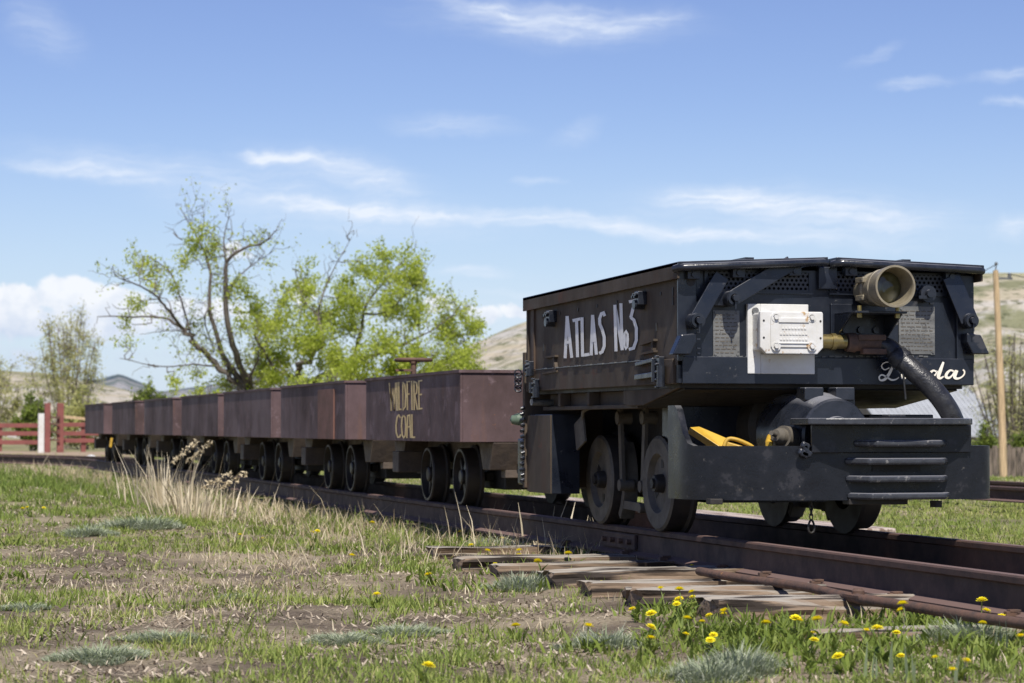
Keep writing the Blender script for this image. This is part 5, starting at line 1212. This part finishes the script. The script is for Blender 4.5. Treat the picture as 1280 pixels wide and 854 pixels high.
make_blades('dry_grass', X_, Y_, h, w, rng.uniform(.1, 1.15, len(X_)), M['dry'], np.clip(rng.normal(.5, .24, len(X_)), 0, 1), .5)
# fallen straw and dead leaf bits on the bare soil
x, y, D = place(90000, 7.2, 32, 1.7)
s_ = left_of(x, y); keep = (s_ > -.2) & (rng.random(len(x)) < .25 + .75 * sstep(.4, .6, fbm(x * 1.3, y * 1.3, 71, 3))) & ~TIEZONE(x, y); x, y, D = x[keep], y[keep], D[keep]
h = rng.uniform(.010, .055, len(x)); a_ = rng.uniform(0, 6.283, len(x)); w = (.0022 + .00014 * D) * rng.uniform(.6, 2.0, len(x)); z = ground_z(x, y)
c_, s2 = np.cos(a_), np.sin(a_); lift = rng.uniform(.002, .022, len(x))
V = np.stack([np.stack([x - c_ * h / 2 - s2 * w, y - s2 * h / 2 + c_ * w, z + .003], 1), np.stack([x - c_ * h / 2 + s2 * w, y - s2 * h / 2 - c_ * w, z + .004], 1), np.stack([x + c_ * h / 2 + s2 * w * .6, y + s2 * h / 2 - c_ * w * .6, z + lift], 1), np.stack([x + c_ * h / 2 - s2 * w * .6, y + s2 * h / 2 + c_ * w * .6, z + lift], 1)], 1).reshape(-1, 3)
fast_mesh('straw_litter', V, np.arange(len(V)).reshape(-1, 4), M['litter'], np.repeat(np.clip(rng.normal(.5, .26, len(x)), 0, 1), 4), kind='stuff')
# low broad-leaved weeds: among the ties and dandelions, and in patches
x, y, D = place(7000, 7.3, 26, 1.5)
s_ = left_of(x, y); dn_ = np.hypot((x - 4.1) / 1.35, (y - 8.9) / 1.1)
pr = np.maximum(.95 * sstep(1.25, .5, dn_), .28 * sstep(.55, .66, fbm(x * .9, y * .9, 81, 3))) * (s_ > .1)
keep = rng.random(len(x)) < pr; x, y, D = x[keep], y[keep], D[keep]
ex = np.array([[AZ(px, py, .02).x, AZ(px, py, .02).y] for px, py in ((830, 768), (850, 775), (1060, 745), (1085, 752), (640, 715), (800, 690), (905, 800), (960, 815))])
ex = np.repeat(ex, 7, 0) + rng.normal(0, .09, (56, 2)); x, y = np.concatenate([x, ex[:, 0]]), np.concatenate([y, ex[:, 1]])
k = 12; X_, Y_ = tuft(x, y, k, np.full(len(x), .045)); n = len(X_)
make_blades('weeds', X_, Y_, rng.uniform(.03, .09, n), rng.uniform(.008, .020, n), rng.uniform(.35, 1.15, n), M['leaf_green'], np.clip(rng.normal(.45, .22, n), 0, 1), .5)

# the tall dead tuft at the left, and single dead stalks by the rail
def dry_tuft(px, py, n, hh, sp, lab, name='dry_grass_tuft', seed_heads=True):
    c = AZ(px, py, 0); z = gz(c.x, c.y); D_ = math.hypot(c.x, c.y)
    xs_ = c.x + rng.normal(0, sp, n); yy = c.y + rng.normal(0, sp * .7, n); h = hh * rng.uniform(.25, 1.0, n)
    az_ = np.arctan2(yy - c.y, xs_ - c.x) + rng.normal(0, .5, n)
    V, Fq = blades(xs_, yy, ground_z(xs_, yy) - .005, h, rng.uniform(.007, .015, n) * (1 + D_ / 60), rng.uniform(.05, .55, n), az_, .5)
    root = empty(name, (c.x, c.y, z), lab, 'dry grass', 'tufts of dead tall grass')
    o = fast_mesh('stalks', V - np.array([c.x, c.y, z]), Fq, M['dry'], np.repeat(np.clip(rng.normal(.75, .2, n), 0, 1), 6)); o.parent = root
    if seed_heads:
        C = []
        for i in range(2):                                 # one bent plume
            for q in range(9): C.append(np.array([c.x + .10 + .16 * i + .03 * q, c.y, z + hh * (.70 + .035 * q)]) + rng.normal(0, 1, (9, 3)) * np.array([.014, .014, .018]))
        V, Fq = leaf_quads(np.concatenate(C), .022, .4); o = fast_mesh('seed_heads', V - np.array([c.x, c.y, z]), Fq, M['dry'], np.full(len(V), .55)); o.parent = root
dry_tuft(205, 636, 110, .72, .22, 'big tall tuft of bleached dead grass in front of the far mine cars')
dry_tuft(240, 650, 120, .45, .22, 'smaller bleached tuft leaning right at the foot of the big tuft')
dry_tuft(606, 668, 14, .30, .10, 'few thin dead stalks before the wheels of the lettered car', seed_heads=False)
dry_tuft(690, 690, 16, .42, .14, 'thin dead stalks rising beside the rail below the sand box', seed_heads=False)
dry_tuft(748, 690, 12, .30, .08, 'short dead stalks beside the rail below the locomotive wheel', seed_heads=False)
# silvery sage mounds
def sage_mesh(seed):
    r2 = np.random.default_rng(seed); n = 2400; a = r2.uniform(0, 6.283, n); rr = np.sqrt(r2.random(n)) * (1 + .28 * np.sin(3 * a + seed) + .2 * np.sin(5 * a + 2 * seed)); C = np.stack([rr * np.cos(a) * .16, rr * np.sin(a) * .13, np.clip(1 - rr * rr, .1, 1) * .05 * r2.uniform(.3, 1.2, n) + .008], 1)
    V, Fq = blades(C[:, 0], C[:, 1], np.zeros(n), (C[:, 2] * .8 + .010) * r2.uniform(.4, 1.5, n), r2.uniform(.003, .006, n), r2.uniform(.5, 1.3, n), np.arctan2(C[:, 1], C[:, 0]) + r2.normal(0, .8, n), .5); o = fast_mesh('sage_plant', V, Fq, M['leaf_sage'], np.repeat(np.clip(r2.normal(.5, .25, n), 0, 1), 6)); return o
sm_ = [sage_mesh(5), sage_mesh(6), sage_mesh(7)]; used = set()
for k, (px, py, sc, zsc, lab) in enumerate([(175, 665, 2.3, 1.9, 'wide grey green sage mound below the tall dead tuft'), (110, 672, 1.7, 1.4, 'grey sage mound left of the wide one under the dead tuft'), (205, 802, 1.1, .8, 'pale flat silver sage mat, near the left of the bare soil'), (125, 823, 1.3, 1.0, 'pale silver sage mat nearest the lower left corner'),
        (430, 803, 1.1, .7, 'silver sage mat in the grass left of the bare soil patch'), (505, 796, 1.1, .8, 'silver sage mat right beside another in the short grass'), (655, 742, 1.3, 1.6, 'feathery sage clump before the dark end of the thick tie'), (755, 812, 1.0, 1.4, 'feathery grey green sage clump on the bare soil'), (925, 842, 1.2, 1.7, 'big silvery sage clump at the bottom among the dandelions'), (885, 848, 1.1, 1.3, 'silvery sage clump left of the big one at the bottom'),
        (1215, 812, 1.5, 1.4, 'silvery sage clump in the dandelions at the lower right'), (620, 690, 1.6, 1.6, 'grey green sage in the straw behind the half buried ties'), (300, 745, .8, .5, 'small pale sage mat in the middle of the short grass'), (30, 760, 1.0, .6, 'small pale sage mat at the left edge of the picture'), (820, 708, 1.2, 2.2, 'tall grey green clump against the rail below the front wheel')]):
    src = sm_[k % 3]; o = src if k % 3 not in used else src.copy(); 
    if k % 3 in used: col.objects.link(o)
    used.add(k % 3)
    c = AZ(px, py, .0); o.location = (c.x, c.y, gz(c.x, c.y)); o.scale = (sc, sc, zsc); o.rotation_euler = (0, 0, k * 1.3); tag(o, lab, 'sage', 'sage plants')
# iris-like upright leaves at the bottom right
for px, py, n, lab in ((1105, 858, 7, 'upright blue green blades at the bottom edge, below the ties'), (1265, 830, 6, 'upright blue green blades at the lower right corner'), (1170, 862, 5, 'short upright blades at the bottom between the dandelions')):
    c = AZ(px, py, 0); z = gz(c.x, c.y); V, Fq = blades(c.x + rng.normal(0, .06, n), c.y + rng.normal(0, .05, n), np.full(n, z), rng.uniform(.07, .14, n), rng.uniform(.010, .016, n), rng.uniform(.05, .3, n), rng.uniform(0, 6.28, n))
    o = fast_mesh('iris_leaves', V - np.array([c.x, c.y, z]), Fq, M['leaf_sage'], np.full(len(V), .12)); o.location = (c.x, c.y, z); tag(o, lab, 'iris', 'upright leaf fans')
# dandelions
def make_dandelion(h, seed):
    r2 = np.random.default_rng(seed); root = empty('dandelion', (0, 0, 0), 'x', 'dandelion')
    MB().tube([(0, 0, -.01), (.006, .004, h * .55), (.012, -.004, h)], .0028, 5).build('stem', M['leafstem'], root)
    V, Fs, n = [], [], 0
    for ring, (cnt, r, up) in enumerate(((26, .024, .10), (20, .020, .35), (14, .014, .7), (8, .008, 1.2))):
        for k in range(cnt):
            a = 6.283 * (k + .5 * ring) / cnt + r2.normal(0, .06); rr = r * r2.uniform(.85, 1.1); d = np.array([math.cos(a), math.sin(a), 0]); p_ = np.array([-d[1], d[0], 0]) * .0032; c = np.array([.012, -.004, h + .002 + .0015 * ring]); e = c + d * rr + np.array([0, 0, rr * up])
            V += [c - p_ * .5, c + p_ * .5, e + p_, e - p_]; Fs.append([n, n + 1, n + 2, n + 3]); n += 4
    o = fast_mesh('flower_head', np.array(V), np.array(Fs), M['petal'], r2.random(len(V))); o.parent = root
    m = 9; V, Fq = blades(r2.normal(0, .01, m), r2.normal(0, .01, m), np.zeros(m), r2.uniform(.06, .11, m), r2.uniform(.014, .022, m), r2.uniform(.6, 1.2, m), r2.uniform(0, 6.28, m), .5)
    o = fast_mesh('leaves', V, Fq, M['leaf_green'], np.repeat(r2.random(m) * .7, 6)); o.parent = root
    return root
M['leafstem'] = pmat('pale_green_stem', (.20, .24, .07), .6)
protos = [make_dandelion(.07, 1), make_dandelion(.10, 2), make_dandelion(.13, 3)]
spots = {'dandelions around the lower ties': ('yellow dandelion in bloom among leafy weeds around the lowest ties', [(797, 768), (803, 795), (833, 760), (866, 752), (868, 764), (880, 790), (890, 802), (894, 800), (918, 790), (960, 788), (990, 791), (995, 793), (1018, 797), (1030, 796), (1040, 808), (1057, 825), (1135, 782), (1157, 791), (1200, 838), (1245, 787), (1252, 789), (1275, 790), (1277, 815), (1100, 817), (1170, 830), (822, 782), (850, 768), (856, 760), (872, 754), (848, 775), (905, 778), (1010, 812), (1075, 812), (1130, 825), (1187, 852), (1228, 800), (855, 793), (862, 788), (895, 787), (1120, 798)]),
         'dandelions along the rail': ('yellow dandelion in bloom in the straw between the rail and the ties', [(633, 670), (608, 702), (650, 702), (676, 718), (706, 680), (735, 688), (742, 686), (713, 707), (758, 709), (804, 706), (824, 708), (623, 679), (593, 664), (600, 668), (632, 713), (655, 700), (770, 738), (590, 692), (684, 706), (880, 722)]),
         'dandelions in the short grass': ('yellow dandelion in bloom alone in the short grass and bare soil', [(643, 782), (734, 797), (530, 838), (812, 800), (470, 745), (438, 700), (330, 668), (463, 660), (540, 722), (575, 670)]),
         'dandelions far left': ('yellow dandelion in bloom in the thick grass at the far left', [(27, 645), (38, 647), (53, 644), (297, 669), (388, 665), (392, 667)])}
i = 0
for grp, (lab, pts) in spots.items():
    for px, py in pts:
        src = protos[i % 3] if px > 780 and py > 740 else protos[i % 2]
        o = copy_tree(src); c = AZ(px, py, .06); jit = Vector((c.x, c.y, gz(c.x, c.y)))
        if TIEZONE(c.x, c.y) and any(abs(c.y - t[1]) < .16 and c.x > t[0] for t in ties): jit.y += .17
        o.location = jit; o.rotation_euler = (random.uniform(-.35, .35), random.uniform(-.35, .35), random.uniform(0, 6.28)); q = random.uniform(.62, 1.02); o.scale = (q, q, q)
        o['label'] = lab; o['group'] = grp; o['category'] = 'dandelion'; i += 1
for p_ in protos:
    for ch in list(p_.children): bpy.data.objects.remove(ch)
    bpy.data.objects.remove(p_)
